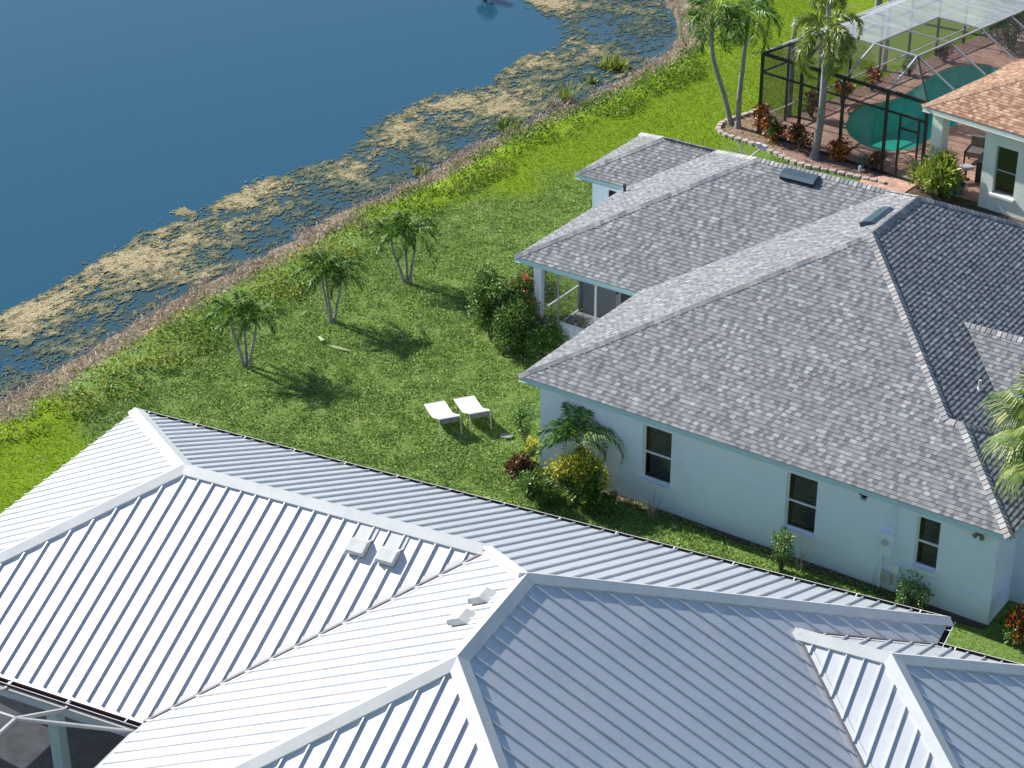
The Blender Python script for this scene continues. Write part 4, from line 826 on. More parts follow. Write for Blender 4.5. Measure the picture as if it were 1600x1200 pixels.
for i in range(n):
    j = (i+1) % n; a, b = Vector(PL[i]), Vector(PL[j]); ao, bo = a+nrm[i]*sgn*.2, b+nrm[j]*sgn*.2; ai, bi = a-nrm[i]*sgn*.02, b-nrm[j]*sgn*.02
    mb.face([(*ai, .055), (*bi, .055), (*bo, .055), (*ao, .055)]); mb.face([(*ai, .055), (*ai, -.02), (*bi, -.02), (*bi, .055)]); mb.face([(*ao, .055), (*bo, .055), (*bo, .031), (*ao, .031)])
mb.build('coping', M['coping'], pool)
cage = thing('pool_cage', 'dark bronze screen enclosure standing over the swimming pool', 'pool cage', (CO.x, CO.y, 0), CA)
us = [-6.87, -5.15, -3.38, -1.60, -.02]; ZCg, ZR = 2.97, 3.8; vf = .38; vr = [1.9+1.9*k for k in range(9)]; vend = 17.1
UM, UK, UJ = -5.18, -3.33, -1.58
def beam(p, q, wd=.055, h=.10, m='bronze', name='frame_beam'):
    b = MB(); b.bar(p, q, wd, h); return b.build(name, M[m], cage)
for u_ in us: beam((u_, vf, 0), (u_, vf, ZCg), .075, .10, name='post')
beam((us[0], vf, ZCg), (us[-1], vf, ZCg), .06, .12); beam((us[0], vf, .08), (-1.15, vf, .08), .05, .06); beam((us[0], vf, 2.3), (-.08, vf, 2.3), .05, .07)
beam((us[0], vf, ZCg), (us[0], vend, ZCg), .06, .12, 'cage_white'); beam((us[0], vf+.05, .60), (us[0], vend, .60), .045, .05, 'vent_grey'); beam((us[0], vf+.05, 2.3), (us[0], vend, 2.3), .05, .06)
for v_ in vr[:]: beam((us[0], v_, 0), (us[0], v_, ZCg), .06, .08, name='post')
for i, (u_, ur) in enumerate(((us[1], UM), (us[2], UK), (us[3], UJ))): beam((u_, vf, ZCg), (ur, vr[0], ZR), .05, .07, 'bronze' if i == 0 else 'cage_white')
beam((UM, vr[0], ZR), (UJ, vr[0], ZR), .05, .07, 'cage_white'); beam((-.04, vf, ZCg), (UJ, vr[0], ZR), .05, .07, 'bronze')
for u_ in (UK, UJ, UM): beam((u_, vr[0], ZR), (u_, vend, ZR), .05, .07, 'cage_white')
for v_ in vr: beam((UM, v_, ZR), (UJ, v_, ZR), .035, .06, 'cage_white'); beam((UJ, v_, ZR), (-.08, v_+.02, ZC+.02), .045, .06, 'cage_white'); beam((us[0], v_, ZCg), (UM, v_, ZR), .045, .06, 'cage_white')
beam((us[0], vf, ZCg), (UM, vr[0], ZR), .05, .07)
for u_ in (-1.02, -.27): beam((u_, vf-.02, 0), (u_, vf-.02, 2.28), .05, .06, name='door_frame')
beam((-1.02, vf-.02, 1.85), (-.27, vf-.02, 1.85), .05, .07, name='door_frame'); beam((-1.02, vf-.02, .06), (-.27, vf-.02, .06), .05, .08, name='door_frame'); b = MB(); b.box((-.94, vf-.07, 1.0), (.03, .05, .14)); b.build('handle', M['bronze'], cage)
def scr(pts, m, nm='screen'): b = MB(); b.face(pts); return b.build(nm, M[m], cage)
for a, b in zip(us, us[1:]): scr([(a, vf, 0), (b, vf, 0), (b, vf, ZCg), (a, vf, ZCg)], 'screen')
for a, b in zip([vf]+vr, vr): scr([(us[0], a, 0), (us[0], b, 0), (us[0], b, ZCg), (us[0], a, ZCg)], 'screen')
scr([(us[1], vf, ZCg+.02), (us[2], vf, ZCg+.02), (UK, vr[0], ZR+.02), (UM, vr[0], ZR+.02)], 'screen'); scr([(us[2], vf, ZCg+.02), (us[3], vf, ZCg+.02), (UJ, vr[0], ZR+.02), (UK, vr[0], ZR+.02)], 'screen')
scr([(us[3], vf, ZCg+.02), (us[4], vf, ZCg+.02), (UJ, vr[0], ZR+.02)], 'screen'); scr([(us[0], vf, ZCg+.02), (us[1], vf, ZCg+.02), (UM, vr[0], ZR+.02)], 'screen')
scr([(us[4], vf, ZCg+.02), (-.08, vr[0], ZC+.03), (UJ, vr[0], ZR+.02)], 'screen')
for k in range(len(vr)-1):
    a, b = vr[k], vr[k+1]
    scr([(UM, a, ZR+.04), (UK, a, ZR+.04), (UK, b, ZR+.04), (UM, b, ZR+.04)], 'screen_glare')
    scr([(UK, a, ZR+.04), (UJ, a, ZR+.04), (UJ, b, ZR+.04), (UK, b, ZR+.04)], 'screen' if k < 2 else 'screen_glare')
    scr([(UJ, a, ZR+.02), (-.08, a, ZC+.03), (-.08, b, ZC+.03), (UJ, b, ZR+.02)], 'screen_brown')
    scr([(us[0], a, ZCg+.02), (UM, a, ZR+.02), (UM, b, ZR+.02), (us[0], b, ZCg+.02)], 'screen_glare')
mb = MB(); mb.prism([(-.05, -.55), (2.0, -1.3), (8, -1.4), (8, .34), (-.15, .34)], -.02, .016, bottom=False); o = mb.build('soil_strip', M['soil'], None, kind='structure'); o.location = (CO.x, CO.y, 0); o.rotation_euler = (0, 0, CA)
mb = MB(); mb.prism([(.9, -.25), (2.2, .0), (3.5, .12), (6, .2), (9, .1), (12.2, .12), (12.7, .2), (12.74, .38), (.45, .38)], -.02, .016, bottom=False); o = mb.build('soil_strip', M['soil'], None, kind='structure'); o.location = BO; o.rotation_euler = (0, 0, BA)
# patio furniture under the tan roof
def cl(name, label, cat, u_, v_, rz=0, grp=None): p = cw(u_, v_, .03); return thing(name, label, cat, p, CA+rz, grp)
t = cl('patio_chair', 'taupe cushioned patio chair under the tan roof', 'chair', .35, 3.3, .3)
mb = MB(); mb.box((0, 0, .42), (.8, .62, .18)); mb.box((0, .38, .62), (.8, .16, .5)); mb.build('cushion', M['grey_cloth'], t)
mb = MB()
for x in (-.42, .42): mb.box((x, 0, .5), (.05, .7, .06)); mb.box((x, -.3, .26), (.05, .05, .5)); mb.box((x, .32, .26), (.05, .05, .5))
mb.build('frame', M['bronze'], t)
t = cl('covered_grill', 'charcoal covered barbecue grill against the cream wall', 'grill', 1.55, 2.2, .1)
mb = MB(); mb.prism([(-.45, -.28), (.45, -.28), (.45, .28), (-.45, .28)], .05, .75)
A = [(-.45, -.28, .75), (.45, -.28, .75), (.45, .28, .75), (-.45, .28, .75)]; Bq = [(-.36, -.15, 1.08), (.36, -.15, 1.08), (.36, .2, 1.12), (-.36, .2, 1.12)]
for i in range(4): j = (i+1) % 4; mb.face([A[i], A[j], Bq[j], Bq[i]])
mb.face(Bq); mb.build('cover', M['dark_cloth'], t)
mb = MB(); mb.box((-.55, 0, .62), (.2, .45, .03)); mb.build('side_shelf', M['bronze'], t)
t = cl('side_table', 'low round patio side table behind the leafy bush', 'table', .75, 1.9)
mb = MB(); mb.lathe((0, 0, 0), [(.0, .45), (.26, .45), (.26, .42), (0, .42)], 18); mb.build('table_top', M['vent_grey'], t)
mb = MB(); mb.lathe((0, 0, 0), [(.04, .42), (.03, .05), (.18, .0)], 10); mb.build('base', M['bronze'], t)
t = cl('plastic_tub', 'blue plastic tub on the ground behind the leafy bush', 'tub', 1.15, .75)
mb = MB(); mb.lathe((0, 0, 0), [(0, .02), (.22, 0), (.28, .32), (.30, .33), (.27, .31), (.2, .03), (0, .03)], 18); mb.build('tub', M['blue_plastic'], t)

# ---------------------------------------------------------------- mulch bed and edging stones
EDGE = [(9.3, 71.2), (8.72, 70.5), (7.95, 69.95), (7.50, 69.43), (7.38, 68.88), (7.62, 68.35), (8.15, 67.9), (8.66, 67.4), (9.15, 66.75), (9.6, 66.1), (10.05, 65.6), (10.8, 65.2), (11.5, 64.75), (12.15, 64.35), (12.6, 64.0)]
bed = EDGE+[tuple(cw(-.9, -.2)[:2]), tuple(cw(-.9, .36)[:2]), tuple(cw(-6.95, .36)[:2]), tuple(cw(-6.95, 2.2)[:2])]
mb = MB(); mb.prism(bed, -.02, .02, bottom=False); mb.build('mulch_bed', M['mulch'], None, kind='structure')
mb = MB(); base = [(x*1.0, y) for x, y in []]
def stone_mesh():
    mb = MB(); out = [(-.13, -.07), (-.08, -.105), (.08, -.105), (.13, -.07), (.13, .05), (.09, .09), (-.09, .09), (-.13, .05)]
    lo_ = [(x, y, 0) for x, y in out]; hi = [(x, y, .105) for x, y in out]; tp = [(x*.9, y*.88, .12) for x, y in out]
    for A, Bq in ((lo_, hi), (hi, tp)):
        for i in range(8): j = (i+1) % 8; mb.face([A[i], A[j], Bq[j], Bq[i]])
    mb.face(tp); return mb
st0 = None; pts = [Vector(p) for p in EDGE]; acc = 0; out = []; step = .30
for a, b in zip(pts, pts[1:]):
    L_ = (b-a).length; t = acc
    while t < L_: out.append((a+(b-a)*(t/L_), math.atan2(b.y-a.y, b.x-a.x))); t += step
    acc = t-L_
_o = 'first second third fourth fifth sixth seventh eighth ninth'.split()
ORD = _o+'tenth eleventh twelfth thirteenth fourteenth fifteenth sixteenth seventeenth eighteenth nineteenth'.split()+['twentieth']+['twenty-'+x for x in _o]+['thirtieth']+['thirty-'+x for x in _o]+['fortieth']+['forty-'+x for x in _o]
for k, (p, a) in enumerate(out):
    if st0 is None: o = stone_mesh().build('edging_stone', M['stone']); st0 = o
    else: o = st0.copy(); COL.objects.link(o)
    o.location = (p.x+random.uniform(-.015, .015), p.y+random.uniform(-.015, .015), -.01); o.rotation_euler = (random.uniform(-.05, .05), random.uniform(-.05, .05), a+random.uniform(-.1, .1))
    props(o, 'scalloped tan edging block, %s counted from the back end of the mulch bed' % ORD[k], 'edging stone', 'scalloped edging blocks round the mulch bed')

# ---------------------------------------------------------------- palms
def frond_mesh(o, az, el, ln, droop, leaf, m, plume=False, wd=.035, n=26, seed=0, rach=.014):
    """feather frond: returns (leaflet verts, rachis points)"""
    r = np.random.RandomState(seed); o = Vector(o); pts = [o]; a = el; h = Vector((math.cos(az), math.sin(az), 0)); K = 14; tw = r.uniform(-.25, .25)
    for k in range(K):
        d = h*math.cos(a)+Vector((0, 0, math.sin(a))); pts.append(pts[-1]+d*(ln/K)); a -= droop/K*(1.2-.4*k/K) * (1 + k/K)
        h = (Matrix.Rotation(tw/K, 3, 'Z')@h)
    P = []
    side = Vector((-math.sin(az), math.cos(az), 0))
    for i in range(n):
        t = .16+.84*i/(n-1); f = t*K; k = min(int(f), K-1); p = pts[k]+(pts[k+1]-pts[k])*(f-k); tan = (pts[k+1]-pts[k]).normalized()
        sd = (side-tan*side.dot(tan)).normalized(); upv = sd.cross(tan)*-1
        if upv.z < 0 and abs(tan.z) < .95: upv = -upv
        env = math.sin(math.pi*min(1, .22+t*.78))**.6*(1-.35*t)+.12
        angs = (1, -1) if not plume else (1, -1, .55, -.55)
        for s in angs:
            l = leaf*env*r.uniform(.85, 1.12)
            v_ = r.uniform(.05, .45) if not plume else r.uniform(-.6, .8)
            d = (sd*s*(.95-.35*t)+tan*(.45+.5*t)+upv*(v_ if abs(s) == 1 else v_+.5)).normalized()
            mid = p+d*l*.5; tip = mid+(d*.85+Vector((0, 0, -.55-.3*r.rand()))).normalized()*l*.55
            wv = (tan*.9+upv*.3).normalized()*wd*.5
            P += [p-wv*.4, mid-wv, mid+wv, p+wv*.4, mid-wv, tip, tip, mid+wv]
    return np.array([tuple(x) for x in P]), pts
def frond(parent, o, az, el, ln, droop, leaf, m='palm', **k):
    V, pts = frond_mesh(o, az, el, ln, droop, leaf, m, **k)
    obj = np_mesh('frond', V, 4, [M[m], M['petiole']], parent)
    rb = MB(); rb.tube(pts, [.014*(1-.75*i/len(pts)) for i in range(len(pts))], 4, cap=False); rb.build('rachis', M['petiole'], obj)
    return obj
def trunk(parent, pts, r0, r1, flare=1.35, mat_='trunk'):
    # smooth path with faint rings
    P = [Vector(p) for p in pts]; path = []; n = len(P)
    for i in range(n-1):
        p0, p1, p2, p3 = P[max(i-1, 0)], P[i], P[i+1], P[min(i+2, n-1)]
        for j in range(10):
            t = j/10; path.append(.5*((2*p1)+(p2-p0)*t+(2*p0-5*p1+4*p2-p3)*t*t+(3*p1-p0-3*p2+p3)*t**3))
    path.append(P[-1]); N = len(path); rad = []
    for i in range(N):
        t = i/(N-1); r = r0+(r1-r0)*t; r *= 1+(flare-1)*max(0, 1-t*7)**2; r *= 1+.035*(i % 2); rad.append(r)
    mb = MB(); mb.tube(path, rad, 12); return mb.build('trunk', M[mat_], parent, smooth=True), path[-1], (path[-1]-path[-2]).normalized()
def crown(parent, top, n, ln, leaf, seed, m='palm', el=(1.25, -.15), droop=1.7, wd=.035, shaft=.3, sr=.06, plume=False, nl=26, az0=0, dead=0):
    r = random.Random(seed); mb = MB(); mb.tube([top-Vector((0, 0, .05)), top+Vector((0, 0, shaft*.6)), top+Vector((0, 0, shaft))], [sr, sr*.9, sr*.4], 10); mb.build('crownshaft', M['petiole'], parent, smooth=True)
    for i in range(n):
        f = i/(n-1); e = el[0]+(el[1]-el[0])*f**.8+r.uniform(-.12, .12); az = az0+i*2.39996+r.uniform(-.25, .25)
        frond(parent, top+Vector((0, 0, shaft*.75)), az, e, ln*r.uniform(.85, 1.1)*(.8+.2*f), droop*r.uniform(.8, 1.15), leaf*r.uniform(.9, 1.1), m, wd=wd, n=nl, seed=seed*100+i, plume=plume)
G3 = 'triple trunk palms on the lawn'
def triple(x, y, tops, label, seed, ln=.86):
    t = thing('palm_tree', label, 'palm', (x, y, 0), 0, G3)
    for k, (dx, dy, dz) in enumerate(tops):
        bx, by = dx*.22, dy*.2
        _, tp, _d = trunk(t, [(bx, by, -.03), (dx*.55, dy*.5, dz*.38), (dx*.92, dy*.9, dz*.75), (dx, dy, dz)], .048, .033, 1.5)
        crown(t, tp, 9, ln*1.08, .38, seed*10+k, el=(1.4, .2), droop=1.4, wd=.042, shaft=.16, sr=.042, nl=20, az0=k*1.9)
triple(-7.47, 51.43, [(-.34, -.1, 1.52), (-.04, .25, 1.38), (.34, .0, 1.50)], 'nearest of the three triple trunk lawn palms, closest to the metal roof', 1, 1.02)
triple(-5.27, 54.18, [(-.24, .05, 1.48), (-.10, -.15, 1.55), (.30, .0, 1.42)], 'middle triple trunk palm of the lawn row, two trunks close together', 2, 1.05)
triple(-3.16, 56.72, [(-.46, .1, 1.42), (-.04, .0, 1.66), (.26, -.1, 1.50)], 'farthest triple trunk lawn palm, leaning left stem with a small head', 3, 1.08)
t = thing('palm_tree', 'leaning slender palm at the left tip of the mulch bed', 'palm', (7.90, 69.42, 0))
_, tp, _d = trunk(t, [(0, 0, -.03), (-.30, 0, 1.1), (-.78, .0, 2.6), (-.86, .0, 3.75)], .10, .065, 1.6)
crown(t, tp, 10, 2.2, .58, 41, el=(1.3, .25), droop=2.35, wd=.06, shaft=.45, sr=.09, nl=30)
t = thing('palm_tree', 'straight slender palm beside the leaning one on mulch bed', 'palm', (8.10, 69.16, 0))
_, tp, _d = trunk(t, [(0, 0, -.03), (.0, 0, 1.3), (.08, .0, 2.6), (.14, .0, 3.75)], .10, .06, 1.6)
crown(t, tp, 10, 2.15, .58, 52, el=(1.3, .25), droop=2.35, wd=.06, shaft=.45, sr=.09, nl=30, az0=1)
t = thing('palm_tree', 'thick grey palm with yellow green plume fronds in front of cage', 'palm', (10.45, 66.33, 0))
_, tp, _d = trunk(t, [(0, 0, -.03), (.12, 0, 1.2), (.16, .0, 2.6), (.14, .0, 3.9)], .135, .105, 1.55)
crown(t, tp, 10, 2.45, .46, 63, 'palm_light', el=(1.3, -.1), droop=2.5, wd=.055, shaft=.75, sr=.10, plume=True, nl=50, az0=.4)
for k, (u_, v_, h_, lb) in enumerate(((-7.15, 2.45, 3.6, 'grey palm trunk just outside the left cage wall, nearest post'), (-7.2, 4.5, 3.7, 'second grey palm trunk along the left cage wall'), (-7.4, 8.7, 3.9, 'third grey palm trunk along the left cage wall, far end'))):
    p = cw(u_, v_); t = thing('palm_tree', lb, 'palm', p)
    _, tp, _d = trunk(t, [(0, 0, -.03), (.03, 0, 1.4), (.02, 0, 2.6), (.05, .05, h_)], .10, .085, 1.3)
    if k > 0: crown(t, tp, 9, 1.1, .36, 70+k, 'palm_light', el=(1.2, 0), droop=2.2, wd=.05, shaft=.4, sr=.08, plume=True, nl=24)
p = Vector((15.02, 81.54, 0)); t = thing('palm_tree', 'palm trunk behind the cage at the top edge', 'palm', p)
_, tp, _d = trunk(t, [(0, 0, -.03), (.05, 0, 2), (.05, 0, 4.5)], .15, .13, 1.2); crown(t, tp, 11, 1.8, .5, 91, 'palm_light', shaft=.6, sr=.1, plume=True, nl=24)
# palm by the wall
t = thing('palm_tree', 'dark green arching palm growing against the aqua wall', 'palm', (1.62, 44.55, 0))
_, tp, _d = trunk(t, [(0, 0, -.03), (.02, .05, .7), (.02, .10, 1.32)], .085, .06, 1.2, 'wood')
for i, (az, e, ln, dr) in enumerate(((-.25, 1.0, 2.1, 2.1), (.1, 1.15, 1.7, 1.9), (2.9, .6, 1.6, 1.7), (3.5, .8, 1.7, 1.7), (3.2, 1.1, 1.4, 1.3), (4.3, .5, 1.4, 1.8), (5.2, .3, 1.3, 1.6), (5.9, .7, 1.3, 2.0), (1.9, 1.35, 1.3, .8), (1.2, 1.4, 1.4, .9), (3.9, 1.2, 1.4, 1.5), (2.4, 1.15, 1.2, 1.3))):
    frond(t, tp+Vector((0, 0, .12)), az, e, ln*.86, dr, .44, 'palm', wd=.045, n=26, seed=800+i)
# fan palm at right
t = thing('fan_palm', 'yellow green fan palm leaning over the shingle roof edge', 'palm', (11.70, 38.42, 0))
_, tp, _d = trunk(t, [(0, 0, -.03), (.02, 0, 2.6), (.0, .0, 5.3)], .15, .15, 1.2, 'wood')
def fan(parent, o, az, el, pet, size, seed):
    r = np.random.RandomState(seed); o = Vector(o); h = Vector((math.cos(az), math.sin(az), 0)); d = h*math.cos(el)+Vector((0, 0, math.sin(el))); p1 = o+d*pet*.5; d2 = (d+Vector((0, 0, -.25))).normalized(); p2 = p1+d2*pet*.5
    sd = Vector((-math.sin(az), math.cos(az), 0)); fw = (d2+Vector((0, 0, -.35))).normalized(); up = sd.cross(fw); up = -up if up.z < 0 else up
    P = []; n = 46
    for i in range(n):
        a = -2.0+4.0*i/(n-1); dd = (fw*math.cos(a)+sd*math.sin(a)+up*(.25*math.cos(2*a))).normalized(); l = size*(.8+.25*math.cos(a))*r.uniform(.9, 1.08)
        m1 = p2+dd*l*.5; d3 = (dd+Vector((0, 0, -.55))).normalized(); m2 = m1+d3*l*.3; tip = m2+(d3+Vector((0, 0, -1.2))).normalized()*l*.28
        wv = dd.cross(up).normalized()*.022; P += [p2-wv*.3, m1-wv, m1+wv, p2+wv*.3, m1-wv, m2-wv*.6, m2+wv*.6, m1+wv, m2-wv*.6, tip, tip, m2+wv*.6]
    ob = np_mesh('frond', np.array([tuple(x) for x in P]), 4, M['fan'], parent); mb = MB(); mb.tube([o, p1, p2], [.018, .014, .01], 5); mb.build('petiole', M['petiole'], ob)
for i in range(26):
    f = i/25; fan(t, tp+Vector((0, 0, .1)), i*2.39996, 1.3-1.9*f, .85+.1*math.sin(i), 1.02, 900+i)

# ---------------------------------------------------------------- shrubs
def shrub(name, label, cat, x, y, h, r, m, leaf=(.07, .04), n=2600, z0=.12, clumps=16, seed=0, group=None, stems=7, flowers=0, squash=1.0, up=.3, m2=None, share=.0, top=0.0, zb=None, ax=None):
    g = np.random.RandomState(seed+500); gz = float(ground_z(np.array([(x, y)]))[0]) if zb is None else zb
    t = thing(name, label, cat, (x, y, gz), g.uniform(0, 6) if ax is None else ax, group)
    # clump centres through an egg-shaped volume
    C = []
    while len(C) < clumps:
        p = g.uniform(-1, 1, 3)
        if p@p < 1 and p@p > .12: C.append(p)
    C = np.array(C); C = C*np.array([r*.82, r*.82*squash, (h-z0)*.42])+np.array([0, 0, z0+(h-z0)*.52]); cr = g.uniform(.55, 1.1, clumps)*min(r, h*.5)*.42
    k = g.randint(0, clumps, n); d = unit(g.normal(size=(n, 3))); rad = g.uniform(.35, 1.0, n)**.5*cr[k]*(1+.25*g.normal(size=n).clip(-1, 1.6)); P = C[k]+d*rad[:, None]; P[:, 2] = np.maximum(P[:, 2], .03)
    V = rand_leaves(P, leaf[0], leaf[1], up, g, d, .9)
    mi = np.zeros(n, int)
    if m2: mi = ((g.rand(clumps) < share)[k] | (P[:, 2] > h*top if top else False)).astype(int)
    np_mesh('foliage', V, 4, [M[m], M[m2 or m]], t, mi=mi)
    mb = MB()
    for i in range(stems):
        c = C[i % clumps]; b = (c[0]*.12+g.uniform(-.03, .03), c[1]*.12, -.02); mid = (c[0]*.5+g.uniform(-.05, .05), c[1]*.5, c[2]*.55); mb.tube([b, mid, tuple(c)], [.018+.01*h, .012+.005*h, .005], 6)
    mb.build('stem', M['wood'], t)
    if flowers:
        F = []
        for i in range(flowers):
            j = g.randint(0, clumps); d_ = unit(g.normal(size=3)+np.array([0, 0, 1.0])); c = C[j]+d_*cr[j]*1.5
            q = c+g.normal(size=(16, 3))*.035; F.append(rand_leaves(q, .06, .05, .8, g))
        np_mesh('flower', np.concatenate(F), 4, M['flower'], t)
    return t
GH = 'hedge shrubs round the screened lanai'
shrub('hedge_shrub', 'tall dense green hedge shrub left of the lanai corner', 'shrub', -.55, 52.9, 2.2, .70, 'leaf_mid', (.09, .05), 7600, seed=1, group=GH, clumps=26)
shrub('hedge_shrub', 'tallest hedge shrub dotted with red flowers by lanai corner', 'shrub', .35, 53.0, 2.35, .62, 'leaf_mid', (.09, .05), 6400, seed=2, group=GH, flowers=46, clumps=24)
shrub('hedge_shrub', 'rounded dark green hedge shrub at front of the hedge, left', 'shrub', -.1, 52.3, 1.7, .70, 'leaf_mid', (.09, .05), 6400, seed=3, group=GH, clumps=24)
shrub('hedge_shrub', 'glossy deep green hedge shrub nearest the main roof corner', 'shrub', .75, 51.85, 1.15, .72, 'leaf', (.085, .05), 4200, seed=4, group=GH, clumps=22)
shrub('hedge_shrub', 'low brownish shrub under the front lanai screen', 'shrub', 1.75, 52.4, .95, .5, 'leaf_mid', (.06, .03), 1800, seed=5, group=GH, clumps=14, m2='croton_dark', share=.35)
shrub('hedge_shrub', 'olive shrub seen through the side screen of lanai', 'shrub', .75, 54.6, 1.5, .62, 'leaf', (.07, .04), 2600, seed=6, group=GH, clumps=18)
shrub('croton_bush', 'dark maroon croton at left end of the wall bed', 'croton', .20, 44.95, .85, .36, 'croton_dark', (.11, .05), 1200, seed=7)
shrub('leafy_shrub', 'rounded small leaved green shrub in front of dark croton', 'shrub', .72, 44.15, 1.0, .68, 'leaf_mid', (.07, .04), 5200, seed=8, clumps=22)
shrub('croton_bush', 'yellow topped croton bush below the wall palm', 'croton', 1.62, 44.1, 1.35, .74, 'leaf_mid', (.10, .048), 5200, seed=9, m2='leaf_yellow', share=.15, top=.78, clumps=20)
shrub('leafy_shrub', 'low sprawling green groundcover shrub at foot of wall', 'shrub', 2.2, 43.75, .55, .55, 'leaf', (.06, .035), 2200, seed=10, clumps=16)
shrub('leafy_shrub', 'small yellow tipped shrub near the white wall corner', 'shrub', .42, 46.1, .72, .28, 'leaf_mid', (.08, .04), 700, seed=11, m2='leaf_yellow', share=.4, top=.7, clumps=8)
shrub('leafy_shrub', 'upright green shrub beside the left wall corner', 'shrub', .38, 47.15, 1.2, .34, 'leaf_mid', (.07, .04), 1500, seed=12, clumps=12)
shrub('young_shrub', 'upright sparse green shrub under the middle wall window', 'shrub', 6.38, 41.1, 1.2, .30, 'leaf_mid', (.075, .042), 800, seed=13, clumps=13, z0=.05)
shrub('young_shrub', 'broad sparse shrub near the meter with bare twigs', 'shrub', 9.25, 39.6, .82, .50, 'leaf_mid', (.07, .04), 900, seed=14, clumps=15, z0=.05, stems=14)
shrub('croton_bush', 'red croton at the right corner of the aqua house', 'croton', 11.35, 38.2, .85, .45, 'croton', (.12, .05), 1300, seed=15, m2='leaf', share=.3, clumps=14)
shrub('broad_bush', 'bright lime leafy bush in front of the tan roof porch', 'bush', 13.97, 62.95, 1.55, .78, 'leaf_lime', (.26, .05), 2300, seed=16, clumps=20, up=.5)
GC = 'red crotons in the mulch bed before the cage'
shrub('croton_bush', 'tall thin orange red croton at the cage corner post', 'croton', 8.85, 68.62, 1.25, .28, 'croton', (.12, .05), 620, seed=17, group=GC, clumps=10)
shrub('croton_bush', 'wide croton with yellow top, second from the left tip', 'croton', 9.15, 67.95, 1.0, .42, 'croton', (.12, .055), 950, seed=18, group=GC, clumps=13, m2='leaf', share=.3)
shrub('croton_bush', 'dark croton with one orange clump left of plume palm', 'croton', 10.05, 66.95, 1.05, .47, 'croton_dark', (.12, .055), 1100, seed=19, group=GC, clumps=14, m2='croton', share=.25)
shrub('croton_bush', 'rounded orange red croton right of the plume palm', 'croton', 11.27, 66.0, .95, .38, 'croton', (.12, .055), 900, seed=20, group=GC, clumps=12)
shrub('croton_bush', 'small dark maroon croton nearest the cage door', 'croton', 12.40, 65.25, .62, .33, 'croton_dark', (.11, .05), 600, seed=21, group=GC, clumps=10)
for i, (u_, v_, h_, m_n, lb) in enumerate(((-6.45, 2.9, 1.05, 'croton_dark', 'dark croton inside the cage by the first trunk'), (-6.4, 4.7, .95, 'croton', 'reddish croton inside the cage bed, second from front'), (-6.45, 6.6, .85, 'croton', 'red brown croton midway along the inner cage bed'), (-6.4, 8.9, .8, 'leaf_mid', 'green shrub inside the cage by the third trunk'), (-6.2, 11.0, .8, 'croton_dark', 'farthest dark croton in the inner cage bed'))):
    p = cw(u_, v_); shrub('croton_bush' if 'croton' in lb else 'leafy_shrub', lb, 'croton' if 'croton' in lb else 'shrub', p.x, p.y, h_, .36, m_n, (.11, .05), 650, seed=30+i, clumps=10, zb=.02)
p = cw(-.9, 12.5); shrub('tall_hedge', 'dark tall bush beyond the far end of the pool', 'bush', 19.6, 77.2, 2.3, 1.5, 'leaf', (.12, .06), 4200, seed=40, clumps=26, zb=0)
shrub('tall_hedge', 'second dark tall bush farther right beyond the pool', 'bush', 21.2, 76.3, 2.3, 1.4, 'leaf', (.12, .06), 3600, seed=45, clumps=24, zb=0)
shrub('mangrove_bush', 'dark bush poking in at the top edge over the lake', 'bush', -1.1, 85.55, .75, .5, 'leaf', (.12, .04), 1100, seed=41, clumps=12, zb=ZW)
# agave, spikes, dry stalks
def blades(name, label, cat, x, y, n, ln, wd, m, seed, spread=.8, z=0.0, group=None):
    g = np.random.RandomState(seed); t = thing(name, label, cat, (x, y, z), 0, group); P = []
    for i in range(n):
        az = g.uniform(0, 6.28); e = g.uniform(1.5-spread, 1.5); l = ln*g.uniform(.6, 1.1); d = Vector((math.cos(az)*math.cos(e), math.sin(az)*math.cos(e), math.sin(e))); sd = Vector((-math.sin(az), math.cos(az), 0))*wd*.5
        b = Vector((g.normal()*.03, g.normal()*.03, 0)); m1 = b+d*l*.55; tip = m1+(d+Vector((0, 0, -.35*spread))).normalized()*l*.45
        P += [b-sd, m1-sd*.9, m1+sd*.9, b+sd, m1-sd*.9, tip, tip, m1+sd*.9]
    np_mesh('foliage', np.array([tuple(v) for v in P]), 4, M[m], t); return t
blades('grey_agave', 'grey green spiky plant between the red crotons', 'agave', 11.98, 65.42, 60, .55, .05, 'agave', 5, 1.2, .02)
blades('dry_stalks', 'bare pale dry stalks at the foot of aqua wall', 'plant', 3.45, 43.35, 26, .8, .02, 'straw', 6, .7)
blades('dry_stalks', 'few pale dry twigs beside the middle window shrub', 'plant', 6.85, 41.05, 14, .75, .016, 'straw', 7, .7)
GR = 'reed tufts standing in the shallow water'
for i, (x, y, n_, l_, wd_, m_n, lb) in enumerate(((2.1, 73.7, 70, 1.15, .03, 'weed_yellow', 'tall brown reed clump standing in shallow water'), (1.7, 73.0, 60, .5, .04, 'straw', 'short dry reeds beside the tall brown clump'), (4.08, 77.3, 220, .5, .05, 'weed_yellow', 'wide olive green tuft in algae near the top'), (-.05, 70.95, 160, .45, .05, 'weed', 'green tuft in the shallows below the reeds'), (-3.15, 66.75, 70, .35, .05, 'weed_yellow', 'small yellow tuft at the waterline behind the farthest lawn palm'), (3.1, 75.6, 60, .4, .04, 'weed', 'thin green tuft beside the wide olive one'))):
    t = blades('reed_tuft', lb, 'reeds', x, y, n_, l_, wd_, m_n, 50+i, 1.0, ZW-.02, GR)
    for o in t.children:
        g = np.random.RandomState(i); co_ = np.zeros(len(o.data.vertices)*3); o.data.vertices.foreach_get('co', co_); co_ = co_.reshape(-1, 8, 3); co_[:, :, :2] += g.normal(size=(len(co_), 1, 2))*(.12+.16*(n_ > 100)); o.data.vertices.foreach_set('co', co_.ravel())

